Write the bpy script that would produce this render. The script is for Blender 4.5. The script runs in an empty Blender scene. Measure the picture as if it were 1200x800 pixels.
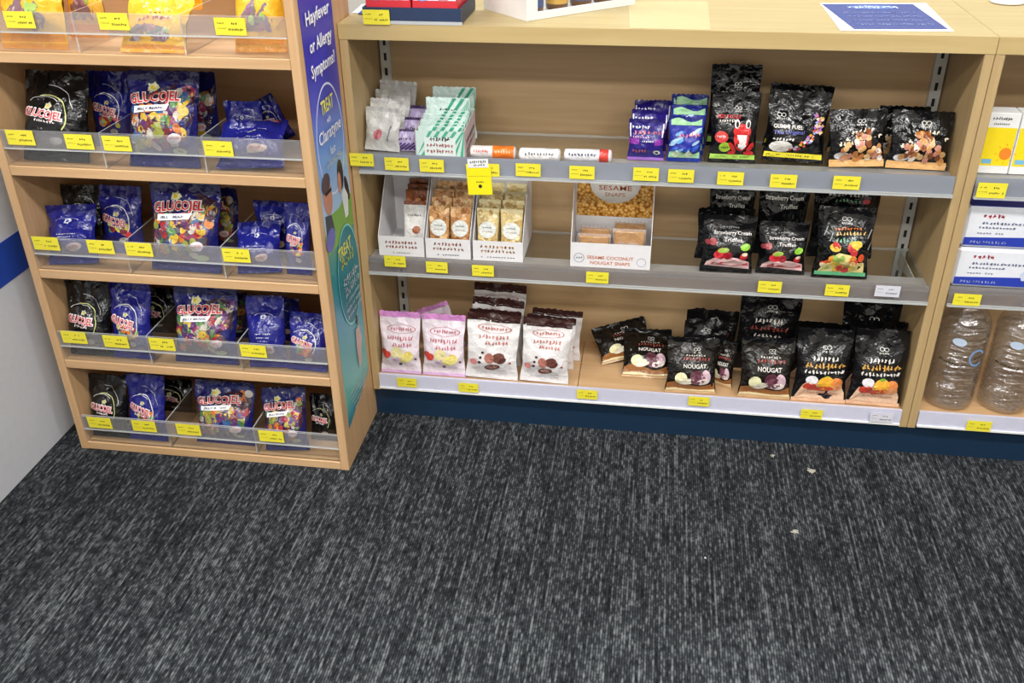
import bpy, math, random
from mathutils import Vector, Matrix, noise, Euler

sc = bpy.context.scene
col = sc.collection
R = math.radians

# ------------------------------------------------------------------ camera
CAM = Vector((-0.5903, -1.8192, 1.2926))
PITCH, YAW, ROLL, FPX = R(30.043), R(8.714), R(-0.711), 1121.33
FW = Vector((-math.sin(YAW)*math.cos(PITCH), math.cos(YAW)*math.cos(PITCH), -math.sin(PITCH)))
_r = Vector((math.cos(YAW), math.sin(YAW), 0)); _u = _r.cross(FW)
RT = _r*math.cos(ROLL) + _u*math.sin(ROLL)
UP = -_r*math.sin(ROLL) + _u*math.cos(ROLL)
cd = bpy.data.cameras.new('camera'); cam = bpy.data.objects.new('camera', cd); col.objects.link(cam)
cd.sensor_width = 36; cd.lens = FPX/1200*36; cd.clip_start = .05; cd.clip_end = 50
M = Matrix.Identity(4)
for i in range(3):
    M[i][0] = RT[i]; M[i][1] = UP[i]; M[i][2] = -FW[i]; M[i][3] = CAM[i]
cam.matrix_world = M
sc.camera = cam

# ------------------------------------------------------------------ light and exposure
sc.view_settings.view_transform = 'Standard'; sc.view_settings.look = 'None'
sc.view_settings.gamma = 1; sc.view_settings.use_curve_mapping = False
sc.view_settings.exposure = 0.25
wd = bpy.data.worlds.new('world'); sc.world = wd; wd.use_nodes = True
wd.node_tree.nodes['Background'].inputs[0].default_value = (.9, .95, 1, 1)
wd.node_tree.nodes['Background'].inputs[1].default_value = .25
LAMPS = [(x, y) for y in (-3.0, -1.45, 1.1) for x in (-2.3, -0.6, 1.1)]
LAMP_W = 27.0
for (x, y) in LAMPS:
    ld = bpy.data.lights.new('ceiling_lamp', 'AREA'); ld.shape = 'RECTANGLE'; ld.size = 1.15; ld.size_y = .26
    ld.energy = LAMP_W; ld.color = (1, .985, .96)
    lo = bpy.data.objects.new('ceiling_lamp', ld); col.objects.link(lo); lo.location = (x, y, 2.655)

def un(px, py, ax, val):                 # where the line of sight through a photo pixel meets a plane
    d = FW + RT*((px-600)/FPX) - UP*((py-400)/FPX)
    return CAM + d*((val-CAM[ax])/d[ax])
def proj(P):
    v = Vector(P)-CAM; k = v.dot(FW)
    return 600+FPX*v.dot(RT)/k, 400-FPX*v.dot(UP)/k

# ------------------------------------------------------------------ materials
def lin(c):
    c /= 255
    return c/12.92 if c <= .04045 else ((c+.055)/1.055)**2.4
def rgb(h):
    if isinstance(h, str): h = (int(h[0:2], 16), int(h[2:4], 16), int(h[4:6], 16))
    return (lin(h[0]), lin(h[1]), lin(h[2]), 1)
_mats = {}
def newmat(key):
    m = bpy.data.materials.new(key); m.use_nodes = True
    _mats[key] = m
    nt = m.node_tree; return m, nt, nt.nodes['Principled BSDF']
def plain(h, rough=.5, metal=0, spec=.5):
    key = 'plain_%s_%s_%s' % (h, rough, metal)
    if key in _mats: return _mats[key]
    m, nt, b = newmat(key)
    n = nt.nodes.new('ShaderNodeTexNoise'); n.inputs['Scale'].default_value = 60
    tc = nt.nodes.new('ShaderNodeTexCoord'); nt.links.new(tc.outputs['Object'], n.inputs['Vector'])
    mx = nt.nodes.new('ShaderNodeMix'); mx.data_type = 'RGBA'
    c = rgb(h); mx.inputs[6].default_value = tuple(v*.95 for v in c[:3])+(1,); mx.inputs[7].default_value = tuple(min(1, v*1.05) for v in c[:3])+(1,)
    nt.links.new(n.outputs[0], mx.inputs[0]); nt.links.new(mx.outputs[2], b.inputs['Base Color'])
    b.inputs['Roughness'].default_value = rough; b.inputs['Metallic'].default_value = metal
    b.inputs['Specular IOR Level'].default_value = spec
    return m
def film(h, rough=.3, bump=.85, scale=48):
    rough = max(.13, rough-.08)           # crinkled printed plastic film
    key = 'film_%s_%s_%s' % (h, rough, bump)
    if key in _mats: return _mats[key]
    m, nt, b = newmat(key)
    tc = nt.nodes.new('ShaderNodeTexCoord')
    n = nt.nodes.new('ShaderNodeTexNoise'); n.inputs['Scale'].default_value = scale; n.inputs['Detail'].default_value = 2; n.inputs['Distortion'].default_value = 1.2
    v = nt.nodes.new('ShaderNodeTexVoronoi'); v.inputs['Scale'].default_value = scale*.9; v.feature = 'F1'
    ad = nt.nodes.new('ShaderNodeMath'); ad.operation = 'ADD'
    bp = nt.nodes.new('ShaderNodeBump'); bp.inputs['Strength'].default_value = bump; bp.inputs['Distance'].default_value = .004
    for q in (n, v): nt.links.new(tc.outputs['Object'], q.inputs['Vector'])
    nt.links.new(n.outputs[0], ad.inputs[0]); nt.links.new(v.outputs['Distance'], ad.inputs[1])
    nt.links.new(ad.outputs[0], bp.inputs['Height']); nt.links.new(bp.outputs[0], b.inputs['Normal'])
    b.inputs['Base Color'].default_value = rgb(h); b.inputs['Roughness'].default_value = rough
    return m
def wood(h1, h2, axis='x', rough=.45, key=None):
    key = 'wood_%s_%s_%s' % (h1, h2, axis)
    if key in _mats: return _mats[key]
    m, nt, b = newmat(key)
    tc = nt.nodes.new('ShaderNodeTexCoord'); mp = nt.nodes.new('ShaderNodeMapping')
    s = {'x': (3, 60, 60), 'y': (60, 3, 60), 'z': (60, 60, 3)}[axis]
    mp.inputs['Scale'].default_value = s
    n = nt.nodes.new('ShaderNodeTexNoise'); n.inputs['Scale'].default_value = 1; n.inputs['Detail'].default_value = 5; n.inputs['Distortion'].default_value = .6
    rp = nt.nodes.new('ShaderNodeValToRGB'); rp.color_ramp.elements[0].position = .3; rp.color_ramp.elements[1].position = .72
    rp.color_ramp.elements[0].color = rgb(h1); rp.color_ramp.elements[1].color = rgb(h2)
    nt.links.new(tc.outputs['Object'], mp.inputs[0]); nt.links.new(mp.outputs[0], n.inputs['Vector'])
    nt.links.new(n.outputs[0], rp.inputs[0]); nt.links.new(rp.outputs[0], b.inputs['Base Color'])
    b.inputs['Roughness'].default_value = rough
    return m
def clear(key, tint=(.93, .94, .94), white=.04, rough=.06, wcol=(.8, .82, .85), ior=1.45, refl=.03, pwr=4, bump=0):
    if key in _mats: return _mats[key]
    m, nt, b = newmat(key)
    out = nt.nodes['Material Output']
    tr = nt.nodes.new('ShaderNodeBsdfTransparent'); tr.inputs[0].default_value = tint+(1,)
    b.inputs['Base Color'].default_value = wcol+(1,); b.inputs['Roughness'].default_value = .3
    m1 = nt.nodes.new('ShaderNodeMixShader'); m1.inputs[0].default_value = white
    nt.links.new(tr.outputs[0], m1.inputs[1]); nt.links.new(b.outputs[0], m1.inputs[2])
    gl = nt.nodes.new('ShaderNodeBsdfGlossy'); gl.inputs['Roughness'].default_value = rough
    if bump:
        tc = nt.nodes.new('ShaderNodeTexCoord'); mp = nt.nodes.new('ShaderNodeMapping'); mp.inputs['Scale'].default_value = (30, 30, 130)
        nz = nt.nodes.new('ShaderNodeTexNoise'); nz.inputs['Scale'].default_value = 1; nz.inputs['Detail'].default_value = 2; bm_ = nt.nodes.new('ShaderNodeBump'); bm_.inputs['Strength'].default_value = bump; bm_.inputs['Distance'].default_value = .006
        nt.links.new(tc.outputs['Object'], mp.inputs[0]); nt.links.new(mp.outputs[0], nz.inputs['Vector']); nt.links.new(nz.outputs[0], bm_.inputs['Height']); nt.links.new(bm_.outputs[0], gl.inputs['Normal'])
    lw = nt.nodes.new('ShaderNodeLayerWeight'); pw = nt.nodes.new('ShaderNodeMath'); pw.operation = 'POWER'; pw.inputs[1].default_value = pwr
    nt.links.new(lw.outputs['Facing'], pw.inputs[0])
    fr = nt.nodes.new('ShaderNodeMath'); fr.operation = 'MULTIPLY_ADD'; fr.inputs[1].default_value = .6; fr.inputs[2].default_value = refl
    nt.links.new(pw.outputs[0], fr.inputs[0])
    m2 = nt.nodes.new('ShaderNodeMixShader'); nt.links.new(fr.outputs[0], m2.inputs[0])
    nt.links.new(m1.outputs[0], m2.inputs[1]); nt.links.new(gl.outputs[0], m2.inputs[2])
    nt.links.new(m2.outputs[0], out.inputs[0])
    return m
def carpet_mat():
    m, nt, b = newmat('carpet')
    N = nt.nodes.new; L = nt.links.new
    tc = N('ShaderNodeTexCoord')
    def nz(sx, sy, det, dist=0):
        mp = N('ShaderNodeMapping'); mp.inputs['Scale'].default_value = (sx, sy, 1); L(tc.outputs['Object'], mp.inputs[0])
        n = N('ShaderNodeTexNoise'); n.inputs['Scale'].default_value = 1; n.inputs['Detail'].default_value = det; n.inputs['Distortion'].default_value = dist
        L(mp.outputs[0], n.inputs['Vector']); return n.outputs[0]
    def math_(op, x, y=0):
        k = N('ShaderNodeMath'); k.operation = op
        for i, q in enumerate((x, y)):
            if isinstance(q, (int, float)): k.inputs[i].default_value = q
            else: L(q, k.inputs[i])
        return k.outputs[0]
    sp = N('ShaderNodeSeparateXYZ'); L(tc.outputs['Object'], sp.inputs[0])
    xs = math_('MULTIPLY', sp.outputs[0], 1/.0046)           # tufted rows 4.6 mm apart
    ci = math_('FLOOR', xs); fr = math_('ABSOLUTE', math_('SUBTRACT', math_('FRACT', xs), .5))
    cb = N('ShaderNodeCombineXYZ'); L(math_('MULTIPLY', ci, 7.31), cb.inputs[0]); L(math_('MULTIPLY', sp.outputs[1], 52), cb.inputs[1])
    dn = N('ShaderNodeTexNoise'); dn.inputs['Scale'].default_value = 1; dn.inputs['Detail'].default_value = 1; L(cb.outputs[0], dn.inputs['Vector'])
    cb2 = N('ShaderNodeCombineXYZ'); L(math_('MULTIPLY', ci, 3.77), cb2.inputs[0]); L(math_('MULTIPLY', sp.outputs[1], 5), cb2.inputs[1])
    ln = N('ShaderNodeTexNoise'); ln.inputs['Scale'].default_value = 1; ln.inputs['Detail'].default_value = 1; L(cb2.outputs[0], ln.inputs['Vector'])
    a = nz(260, 150, 2.0); big = nz(7, 4, 2)
    t = math_('ADD', math_('MULTIPLY', dn.outputs[0], .60), math_('MULTIPLY', a, .30))
    t = math_('ADD', t, math_('MULTIPLY', ln.outputs[0], .42))
    t = math_('ADD', t, math_('MULTIPLY', big, .07))
    t = math_('SUBTRACT', t, math_('MULTIPLY', math_('POWER', math_('MULTIPLY', fr, 2), 2), .13))
    rp = N('ShaderNodeValToRGB'); e = rp.color_ramp.elements
    e[0].position = .50; e[0].color = rgb('16181b'); e[1].position = .86; e[1].color = rgb('6a6e71')
    q = e.new(.67); q.color = rgb('303337')
    L(t, rp.inputs[0]); L(rp.outputs[0], b.inputs['Base Color'])
    b.inputs['Roughness'].default_value = .95; b.inputs['Specular IOR Level'].default_value = .1
    bp = N('ShaderNodeBump'); bp.inputs['Strength'].default_value = .6; bp.inputs['Distance'].default_value = .003
    L(t, bp.inputs['Height']); L(bp.outputs[0], b.inputs['Normal'])
    return m
def sesame_mat():
    m, nt, b = newmat('sesame_print')
    N = nt.nodes.new; L = nt.links.new
    tc = N('ShaderNodeTexCoord'); v = N('ShaderNodeTexVoronoi'); v.inputs['Scale'].default_value = 150
    L(tc.outputs['Object'], v.inputs['Vector'])
    rp = N('ShaderNodeValToRGB'); e = rp.color_ramp.elements
    e[0].position = .15; e[0].color = rgb('f0d08a'); e[1].position = .8; e[1].color = rgb('8a4a12')
    q = e.new(.5); q.color = rgb('d69a3c')
    L(v.outputs['Distance'], rp.inputs[0]); L(rp.outputs[0], b.inputs['Base Color']); b.inputs['Roughness'].default_value = .4
    return m
def nut_mat():
    m, nt, b = newmat('nut_cluster')
    N = nt.nodes.new; L = nt.links.new
    tc = N('ShaderNodeTexCoord'); v = N('ShaderNodeTexVoronoi'); v.inputs['Scale'].default_value = 110
    L(tc.outputs['Object'], v.inputs['Vector'])
    rp = N('ShaderNodeValToRGB'); e = rp.color_ramp.elements
    e[0].position = .0; e[0].color = rgb('f3d9a8'); e[1].position = 1; e[1].color = rgb('6b3518')
    q = e.new(.35); q.color = rgb('c98a50')
    sp = N('ShaderNodeSeparateColor'); L(v.outputs['Color'], sp.inputs[0]); L(sp.outputs[0], rp.inputs[0])
    L(rp.outputs[0], b.inputs['Base Color']); b.inputs['Roughness'].default_value = .3
    return m
def sky_print():                                      # printed poster ground: violet to sky blue to teal
    m, nt, b = newmat('poster_print')
    N = nt.nodes.new; L = nt.links.new
    tc = N('ShaderNodeTexCoord'); sp = N('ShaderNodeSeparateXYZ'); L(tc.outputs['Object'], sp.inputs[0])
    rp = N('ShaderNodeValToRGB'); e = rp.color_ramp.elements
    mr = N('ShaderNodeMapRange'); mr.inputs[1].default_value = .1; mr.inputs[2].default_value = 1.1
    L(sp.outputs[2], mr.inputs[0]); L(mr.outputs[0], rp.inputs[0])
    e[0].position = 0; e[0].color = rgb('1d7f9a'); e[1].position = 1; e[1].color = rgb('33209a')
    for p, c in ((.06, '7cc3b8'), (.16, '62b0b8'), (.24, '3d97b2'), (.33, '2a8e9c'), (.42, '4f9a8a'), (.455, 'b0cdec'), (.52, '9fc4ee'), (.60, '5f92e0'), (.69, '3a3cb4')):
        q = e.new(p); q.color = rgb(c)
    L(rp.outputs[0], b.inputs['Base Color']); b.inputs['Roughness'].default_value = .35
    return m

BEECH = ('c69d70', 'd4af84')
OAK = ('a3875a', 'b89a6a')
W_X = wood(*BEECH, 'x'); W_Y = wood(*BEECH, 'y'); W_Z = wood(*BEECH, 'z')
O_X = wood('bb9a70', 'c8a981', 'x')
TOPW = wood('a99768', 'b5a475', 'x', .45); EDGEW = wood('bda46f', 'c8b07c', 'x'); EDGEZ = wood('b3976a', 'bfa477', 'z')
ACR = clear('acrylic', (.975, .98, .975), .025)
ACE = clear('acrylic_edge', (.9, .92, .92), .5, wcol=(.85, .87, .87))
ACB = clear('acrylic_pocket', (.95, .95, .955), .13, wcol=(.72, .70, .70))
GLS = clear('shelf_glass', (.96, .97, .955), .012, .03)
RAIL = clear('ticket_rail', (.62, .65, .72), .55, .25, (.40, .43, .50))
RAIL2 = clear('ticket_rail_clear', (.80, .77, .75), .26, .2, (.45, .43, .44))
FLANGE = clear('rail_flange', (.93, .94, .93), .34, .2, (.72, .73, .72))
PETM = clear('bottle_plastic', (.995, .995, 1), .02, .05, (.9, .93, .97), refl=.2, pwr=3, bump=1.0)
NAVY = plain('132d46', .45); WHITE = plain('eceded', .5); CARD = plain('e6e4e6', .6); YEL = plain('f2e53c', .5); INK = plain('2a2a22', .6)
STEEL = plain('c9c9c4', .4, .2); DARK = plain('141414', .7); LILAC = plain('cfcfe2', .4)
SESAME = sesame_mat(); NUT = nut_mat(); POSTER = sky_print()

# ------------------------------------------------------------------ mesh builder
class MB:
    def __init__(s): s.v = []; s.f = []; s.m = []; s.mi = []; s.sm = []
    def mat(s, m):
        if m not in s.m: s.m.append(m)
        return s.m.index(m)
    def add(s, vs, fs, m, smooth=False):
        o = len(s.v); k = s.mat(m); s.v += [tuple(v) for v in vs]
        for f in fs: s.f.append([i+o for i in f]); s.mi.append(k); s.sm.append(smooth)
    def box(s, a, b, m, edge=None):
        x0, y0, z0 = a; x1, y1, z1 = b
        vs = [(x0,y0,z0),(x1,y0,z0),(x1,y1,z0),(x0,y1,z0),(x0,y0,z1),(x1,y0,z1),(x1,y1,z1),(x0,y1,z1)]
        fs = [[0,3,2,1],[4,5,6,7],[0,1,5,4],[1,2,6,5],[2,3,7,6],[3,0,4,7]]
        if edge is None: s.add(vs, fs, m); return s
        dx, dy, dz = x1-x0, y1-y0, z1-z0; ax = [dx, dy, dz].index(min(dx, dy, dz))
        big = {2: (0, 1), 1: (2, 4), 0: (3, 5)}[ax]
        s.add(vs, [fs[i] for i in big], m); s.add(vs, [fs[i] for i in range(6) if i not in big], edge)
        return s
    def bbox(s, a, b, m, bv=.002):                     # box with chamfered edges
        x0, y0, z0 = a; x1, y1, z1 = b
        bv = min(bv, (x1-x0)*.45, (y1-y0)*.45, (z1-z0)*.45)
        vs = []; idx = {}
        for i, X in enumerate((x0, x1)):
            for j, Y in enumerate((y0, y1)):
                for k, Z in enumerate((z0, z1)):
                    dx, dy, dz = (bv if i == 0 else -bv), (bv if j == 0 else -bv), (bv if k == 0 else -bv)
                    for t, p in enumerate(((X, Y+dy, Z+dz), (X+dx, Y, Z+dz), (X+dx, Y+dy, Z))):
                        idx[(i, j, k, t)] = len(vs); vs.append(p)
        I = lambda i, j, k, t: idx[(i, j, k, t)]
        fs = []
        for q, rev in ((0, 1), (1, 0)):
            def F(l): fs.append(l[::-1] if rev else l)
            F([I(q,0,0,0), I(q,1,0,0), I(q,1,1,0), I(q,0,1,0)])
            F([I(0,q,0,1), I(0,q,1,1), I(1,q,1,1), I(1,q,0,1)])
            F([I(0,0,q,2), I(1,0,q,2), I(1,1,q,2), I(0,1,q,2)])
        for a_ in (0, 1):
            for b_ in (0, 1):
                fs.append([I(0,a_,b_,1), I(1,a_,b_,1), I(1,a_,b_,2), I(0,a_,b_,2)])
                fs.append([I(a_,0,b_,0), I(a_,1,b_,0), I(a_,1,b_,2), I(a_,0,b_,2)])
                fs.append([I(a_,b_,0,0), I(a_,b_,1,0), I(a_,b_,1,1), I(a_,b_,0,1)])
                for c_ in (0, 1): fs.append([I(a_,b_,c_,0), I(a_,b_,c_,1), I(a_,b_,c_,2)])
        s.add(vs, fs, m); return s
    def prism(s, poly, axis, a, b, m):                 # polygon in the two other axes, swept along axis from a to b
        def P(q, t): return {'x': (t, q[0], q[1]), 'y': (q[0], t, q[1]), 'z': (q[0], q[1], t)}[axis]
        n = len(poly); vs = [P(q, a) for q in poly]+[P(q, b) for q in poly]
        s.add(vs, [list(range(n))[::-1], list(range(n, 2*n))]+[[i, (i+1) % n, n+(i+1) % n, n+i] for i in range(n)], m); return s
    def lathe(s, prof, c, m, n=24, cap=True):
        vs = []; fs = []
        for (r, z) in prof:
            for i in range(n):
                a = 2*math.pi*i/n; vs.append((c[0]+r*math.cos(a), c[1]+r*math.sin(a), c[2]+z))
        for k in range(len(prof)-1):
            for i in range(n): j = (i+1) % n; fs.append([k*n+i, k*n+j, (k+1)*n+j, (k+1)*n+i])
        if cap: fs.append(list(range(n))[::-1]); fs.append([(len(prof)-1)*n+i for i in range(n)])
        s.add(vs, fs, m, True); return s
    def grid(s, fn, nu, nv, m, flip=False, smooth=True):
        vs = [fn(i/nu, j/nv) for j in range(nv+1) for i in range(nu+1)]
        fs = []
        for j in range(nv):
            for i in range(nu):
                a = j*(nu+1)+i; f = [a, a+1, a+nu+2, a+nu+1]; fs.append(f[::-1] if flip else f)
        s.add(vs, fs, m, smooth); return s
    def build(s, name, parent=None, recalc=False):
        me = bpy.data.meshes.new(name); me.from_pydata(s.v, [], s.f)
        for m in s.m: me.materials.append(m)
        me.polygons.foreach_set('material_index', s.mi); me.polygons.foreach_set('use_smooth', s.sm)
        me.update()
        if recalc:
            import bmesh
            bm = bmesh.new(); bm.from_mesh(me); bmesh.ops.recalc_face_normals(bm, faces=bm.faces); bm.to_mesh(me); bm.free()
        o = bpy.data.objects.new(name, me); col.objects.link(o)
        if parent: o.parent = parent
        return o
def tag(o, label, cat=None, group=None, kind=None):
    o['label'] = label
    if cat: o['category'] = cat
    if group: o['group'] = group
    if kind: o['kind'] = kind
    return o
def thing(name, label, cat, loc=(0, 0, 0), rz=0, group=None, lean=0, roll=0):
    o = bpy.data.objects.new(name, None); col.objects.link(o); o.empty_display_size = .02
    o.location = loc; o.rotation_mode = 'YXZ'; o.rotation_euler = (-lean, roll, rz)
    return tag(o, label, cat, group)
def struct(o, label=None):
    o['kind'] = 'structure'
    if label: o['label'] = label
    return o

# ------------------------------------------------------------------ flat print laid on a surface
# a surface is a function P(a, b, off): a across, b up (metres), off = distance in front of it
def s_front(y, x0=0, z0=0): return lambda a, b, off: (x0+a, y-off, z0+b)
def s_right(x): return lambda a, b, off: (x+off, a, b)
def s_top(z): return lambda a, b, off: (a, b, z+off)
_txt = {}
def text_mesh(st, bold=0):
    k = (st, bold)
    if k in _txt: return _txt[k]
    c = bpy.data.curves.new('t', 'FONT'); c.body = st; c.size = 1; c.resolution_u = 2; c.offset = bold; c.fill_mode = 'FRONT'
    o = bpy.data.objects.new('t', c); me = bpy.data.meshes.new_from_object(o)
    vs = [tuple(v.co) for v in me.vertices]; fs = [list(p.vertices) for p in me.polygons]
    bpy.data.objects.remove(o); bpy.data.curves.remove(c); bpy.data.meshes.remove(me)
    xs = [v[0] for v in vs]; ys = [v[1] for v in vs]
    x0, x1, y0, y1 = min(xs), max(xs), min(ys), max(ys)
    vs = [((v[0]-(x0+x1)/2)/(x1-x0), (v[1]-(y0+y1)/2)/(y1-y0)) for v in vs]
    _txt[k] = (vs, fs); return _txt[k]
def d_text(mb, S, st, a, b, w, h, m, rot=0, off=.0012, bold=0, shear=0, arch=0):
    vs, fs = text_mesh(st, bold); c, s_ = math.cos(rot), math.sin(rot); o = []
    for x, y in vs:
        X = x*w+y*h*shear; Y = y*h + arch*(1-4*x*x); o.append(S(a+X*c-Y*s_, b+X*s_+Y*c, off))
    mb.add(o, fs, m)
def d_poly(mb, S, pts, m, off=.001, rings=2):          # star-shaped outline
    n = len(pts); ca = sum(p[0] for p in pts)/n; cb = sum(p[1] for p in pts)/n
    vs = [S(ca, cb, off)]; fs = []
    for k in range(1, rings+1):
        t = k/rings
        for p in pts: vs.append(S(ca+(p[0]-ca)*t, cb+(p[1]-cb)*t, off))
    for i in range(n): fs.append([0, 1+i, 1+(i+1) % n])
    for k in range(1, rings):
        o = 1+(k-1)*n
        for i in range(n): j = (i+1) % n; fs.append([o+i, o+n+i, o+n+j, o+j])
    mb.add(vs, fs, m)
def d_ell(mb, S, a, b, ra, rb, m, rot=0, off=.001, n=12, rings=2):
    c, s_ = math.cos(rot), math.sin(rot)
    d_poly(mb, S, [(a+ra*math.cos(t)*c-rb*math.sin(t)*s_, b+ra*math.cos(t)*s_+rb*math.sin(t)*c) for t in [2*math.pi*i/n for i in range(n)]], m, off, rings)
def d_rect(mb, S, a0, b0, a1, b1, m, off=.001, nx=6, ny=4, wave=0):
    mb.grid(lambda i, j: S(a0+(a1-a0)*i, b0+(b1-b0)*j + (wave*math.sin(i*7) if j == 1 else 0), off), nx, ny, m, smooth=False)
def d_quad(mb, S, pts, m, off=.001, n=4):
    def f(i, j):
        p = [(pts[0][k]*(1-i)+pts[1][k]*i)*(1-j)+(pts[3][k]*(1-i)+pts[2][k]*i)*j for k in (0, 1)]
        return S(p[0], p[1], off)
    mb.grid(f, n, n, m, smooth=False)
def d_arc(mb, S, a, b, ra, rb, wd_, m, t0=0, t1=2*math.pi, off=.0012, n=20):
    def f(i, j):
        t = t0+(t1-t0)*i; k = 1 - j*wd_/max(ra, rb)
        return S(a+ra*k*math.cos(t), b+rb*k*math.sin(t), off)
    mb.grid(f, n, 1, m, smooth=False)
def d_line(mb, S, p, q, wd_, m, off=.0012, n=3):
    d = Vector((q[0]-p[0], q[1]-p[1])); d.normalize(); e = (-d.y*wd_/2, d.x*wd_/2)
    d_quad(mb, S, [(p[0]-e[0], p[1]-e[1]), (q[0]-e[0], q[1]-e[1]), (q[0]+e[0], q[1]+e[1]), (p[0]+e[0], p[1]+e[1])], m, off, n)
def d_marks(mb, S, a, b, w, h, m, n, seed=0, rot=0, off=.0013):   # a line of print too small to read: unreadable strokes only
    rn = random.Random(seed); c, s_ = math.cos(rot), math.sin(rot); st = w/n
    T = lambda x, y: (a+x*c-y*s_, b+x*s_+y*c)
    for i in range(n):
        x = -w/2+st*(i+.15); ww = st*.7
        if rn.random() < .05: continue
        for q in range(rn.choice((3, 3, 4))):
            cx_ = x+ww*rn.uniform(.2, .8); cy_ = h*rn.uniform(-.18, .18); an = rn.choice((1.57, 1.3, 1.8, .2, -.3, .9)); ln = (h*.42 if abs(an) > .7 else ww*.42)*rn.uniform(.7, 1.1); th = min(h, ww)*.17
            dx, dy, ex_, ey_ = math.cos(an)*ln, math.sin(an)*ln, -math.sin(an)*th, math.cos(an)*th
            mb.add([S(*T(cx_+i_*dx+j_*ex_, cy_+i_*dy+j_*ey_), off) for i_, j_ in ((-1, -1), (1, -1), (1, 1), (-1, 1))], [[0, 1, 2, 3]], m)

# ------------------------------------------------------------------ room
X0, X1, Y0, Y1, H = -4.2, 3.2, -4.0, 2.6, 2.7
WALLM = plain('d2cfc8', .8)
mb = MB(); mb.box((X0, Y0, -.05), (X1, Y1, 0), carpet_mat()); struct(mb.build('floor'), 'dark grey loop carpet with pale flecks running in streaks')
mb = MB(); mb.box((X0, Y0, H), (X1, Y1, H+.05), plain('e6e5e0', .9)); struct(mb.build('ceiling'), 'white flat ceiling')
for nm, a, b in (('wall_back', (X0, Y1, 0), (X1, Y1+.1, H)), ('wall_front', (X0, Y0-.1, 0), (X1, Y0, H)), ('wall_left', (X0-.1, Y0, 0), (X0, Y1, H)), ('wall_right', (X1, Y0, 0), (X1+.1, Y1, H))):
    mb = MB(); mb.box(a, b, WALLM); struct(mb.build(nm), 'plain off-white painted wall')
LPAN = newmat('lamp_panel')[0]
LPAN.node_tree.nodes['Principled BSDF'].inputs['Emission Color'].default_value = (1, .98, .95, 1)
LPAN.node_tree.nodes['Principled BSDF'].inputs['Emission Strength'].default_value = 3
for i, (x, y) in enumerate(LAMPS):
    t = thing('ceiling_light', 'slim white ceiling light with a glowing diffuser above the shop floor', 'light', (x, y, H), 0, 'ceiling lights')
    mb = MB(); mb.box((-.62, -.16, -.03), (.62, .16, 0), WHITE); mb.build('housing', t)
    mb = MB(); mb.box((-.59, -.14, -.036), (.59, .14, -.03), LPAN); mb.build('diffuser', t)

# ------------------------------------------------------------------ counters with open shelves below
WB = 1.2; ZT = .907; DB = .215; TP = .018
Z1, Z2, Z3 = .640, .410, .118
def counter_unit(x0, x1, label):
    t = thing('counter_unit', label, 'counter', (x0, 0, 0)); w = x1-x0
    for xx in (0, w-TP):
        mb = MB(); mb.bbox((xx+.0005, 0, .075), (xx+TP-.0005, .6, ZT-.03), EDGEZ, .001); mb.build('side_panel', t)
    mb = MB(); mb.box((TP, DB, .1), (w-TP, DB+.012, ZT-.03), O_X); mb.build('back_panel', t)
    mb = MB(); mb.box((TP, .588, .075), (w-TP, .6, ZT-.03), WHITE); mb.build('rear_panel', t)
    for a, b in ((TP, .478), (.4795, w-TP)):
        mb = MB(); mb.box((a, .002, Z3-.02), (b, DB, Z3), W_X); mb.build('base_board', t)
    mb = MB(); mb.box((TP, -.004, .083), (w-TP, .002, .121), LILAC); mb.box((TP, -.007, .083), (w-TP, -.004, .087), WHITE); mb.build('ticket_strip', t)
    mb = MB(); mb.box((0, .014, 0), (w, .03, .075), NAVY); mb.box((0, .03, .06), (w, .6, .075), NAVY); mb.box((0, .584, 0), (w, .6, .06), NAVY)
    tag(mb.build('kick_plate', t), 'navy blue kick plate')
    for xx in (TP+.003, w-TP-.025):
        mb = MB(); mb.box((xx, DB-.012, Z3), (xx+.022, DB, ZT-.03), STEEL); u = mb.build('upright', t)
        tag(u, 'pale slotted steel upright')
        mb = MB()
        z = Z3+.03
        while z < ZT-.06: mb.box((xx+.008, DB-.0125, z), (xx+.014, DB-.0118, z+.016), DARK); z += .032
        mb.build('slots', u)
    return t
counter_unit(-WB, 0, 'long beige wood counter unit with open snack shelves and navy kick plate')
counter_unit(0, WB, 'beige wood counter unit holding water bottles and wipes')
def worktop(x0, x1, label):
    t = thing('worktop', label, 'worktop', (x0, 0, ZT-.03)); w = x1-x0
    mb = MB(); mb.bbox((.0006, .001, .0), (w-.0006, .62, .03), TOPW, .0015); mb.build('top_board', t)
    mb = MB(); mb.box((.0006, -.001, 0), (w-.0006, .001, .03), EDGEW); mb.build('edge_strip', t)
worktop(-WB, 0, 'pale beige worktop board carrying the blue flyer and white display carton')
worktop(0, WB, 'pale beige worktop board over the water bottles and wipes')

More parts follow.
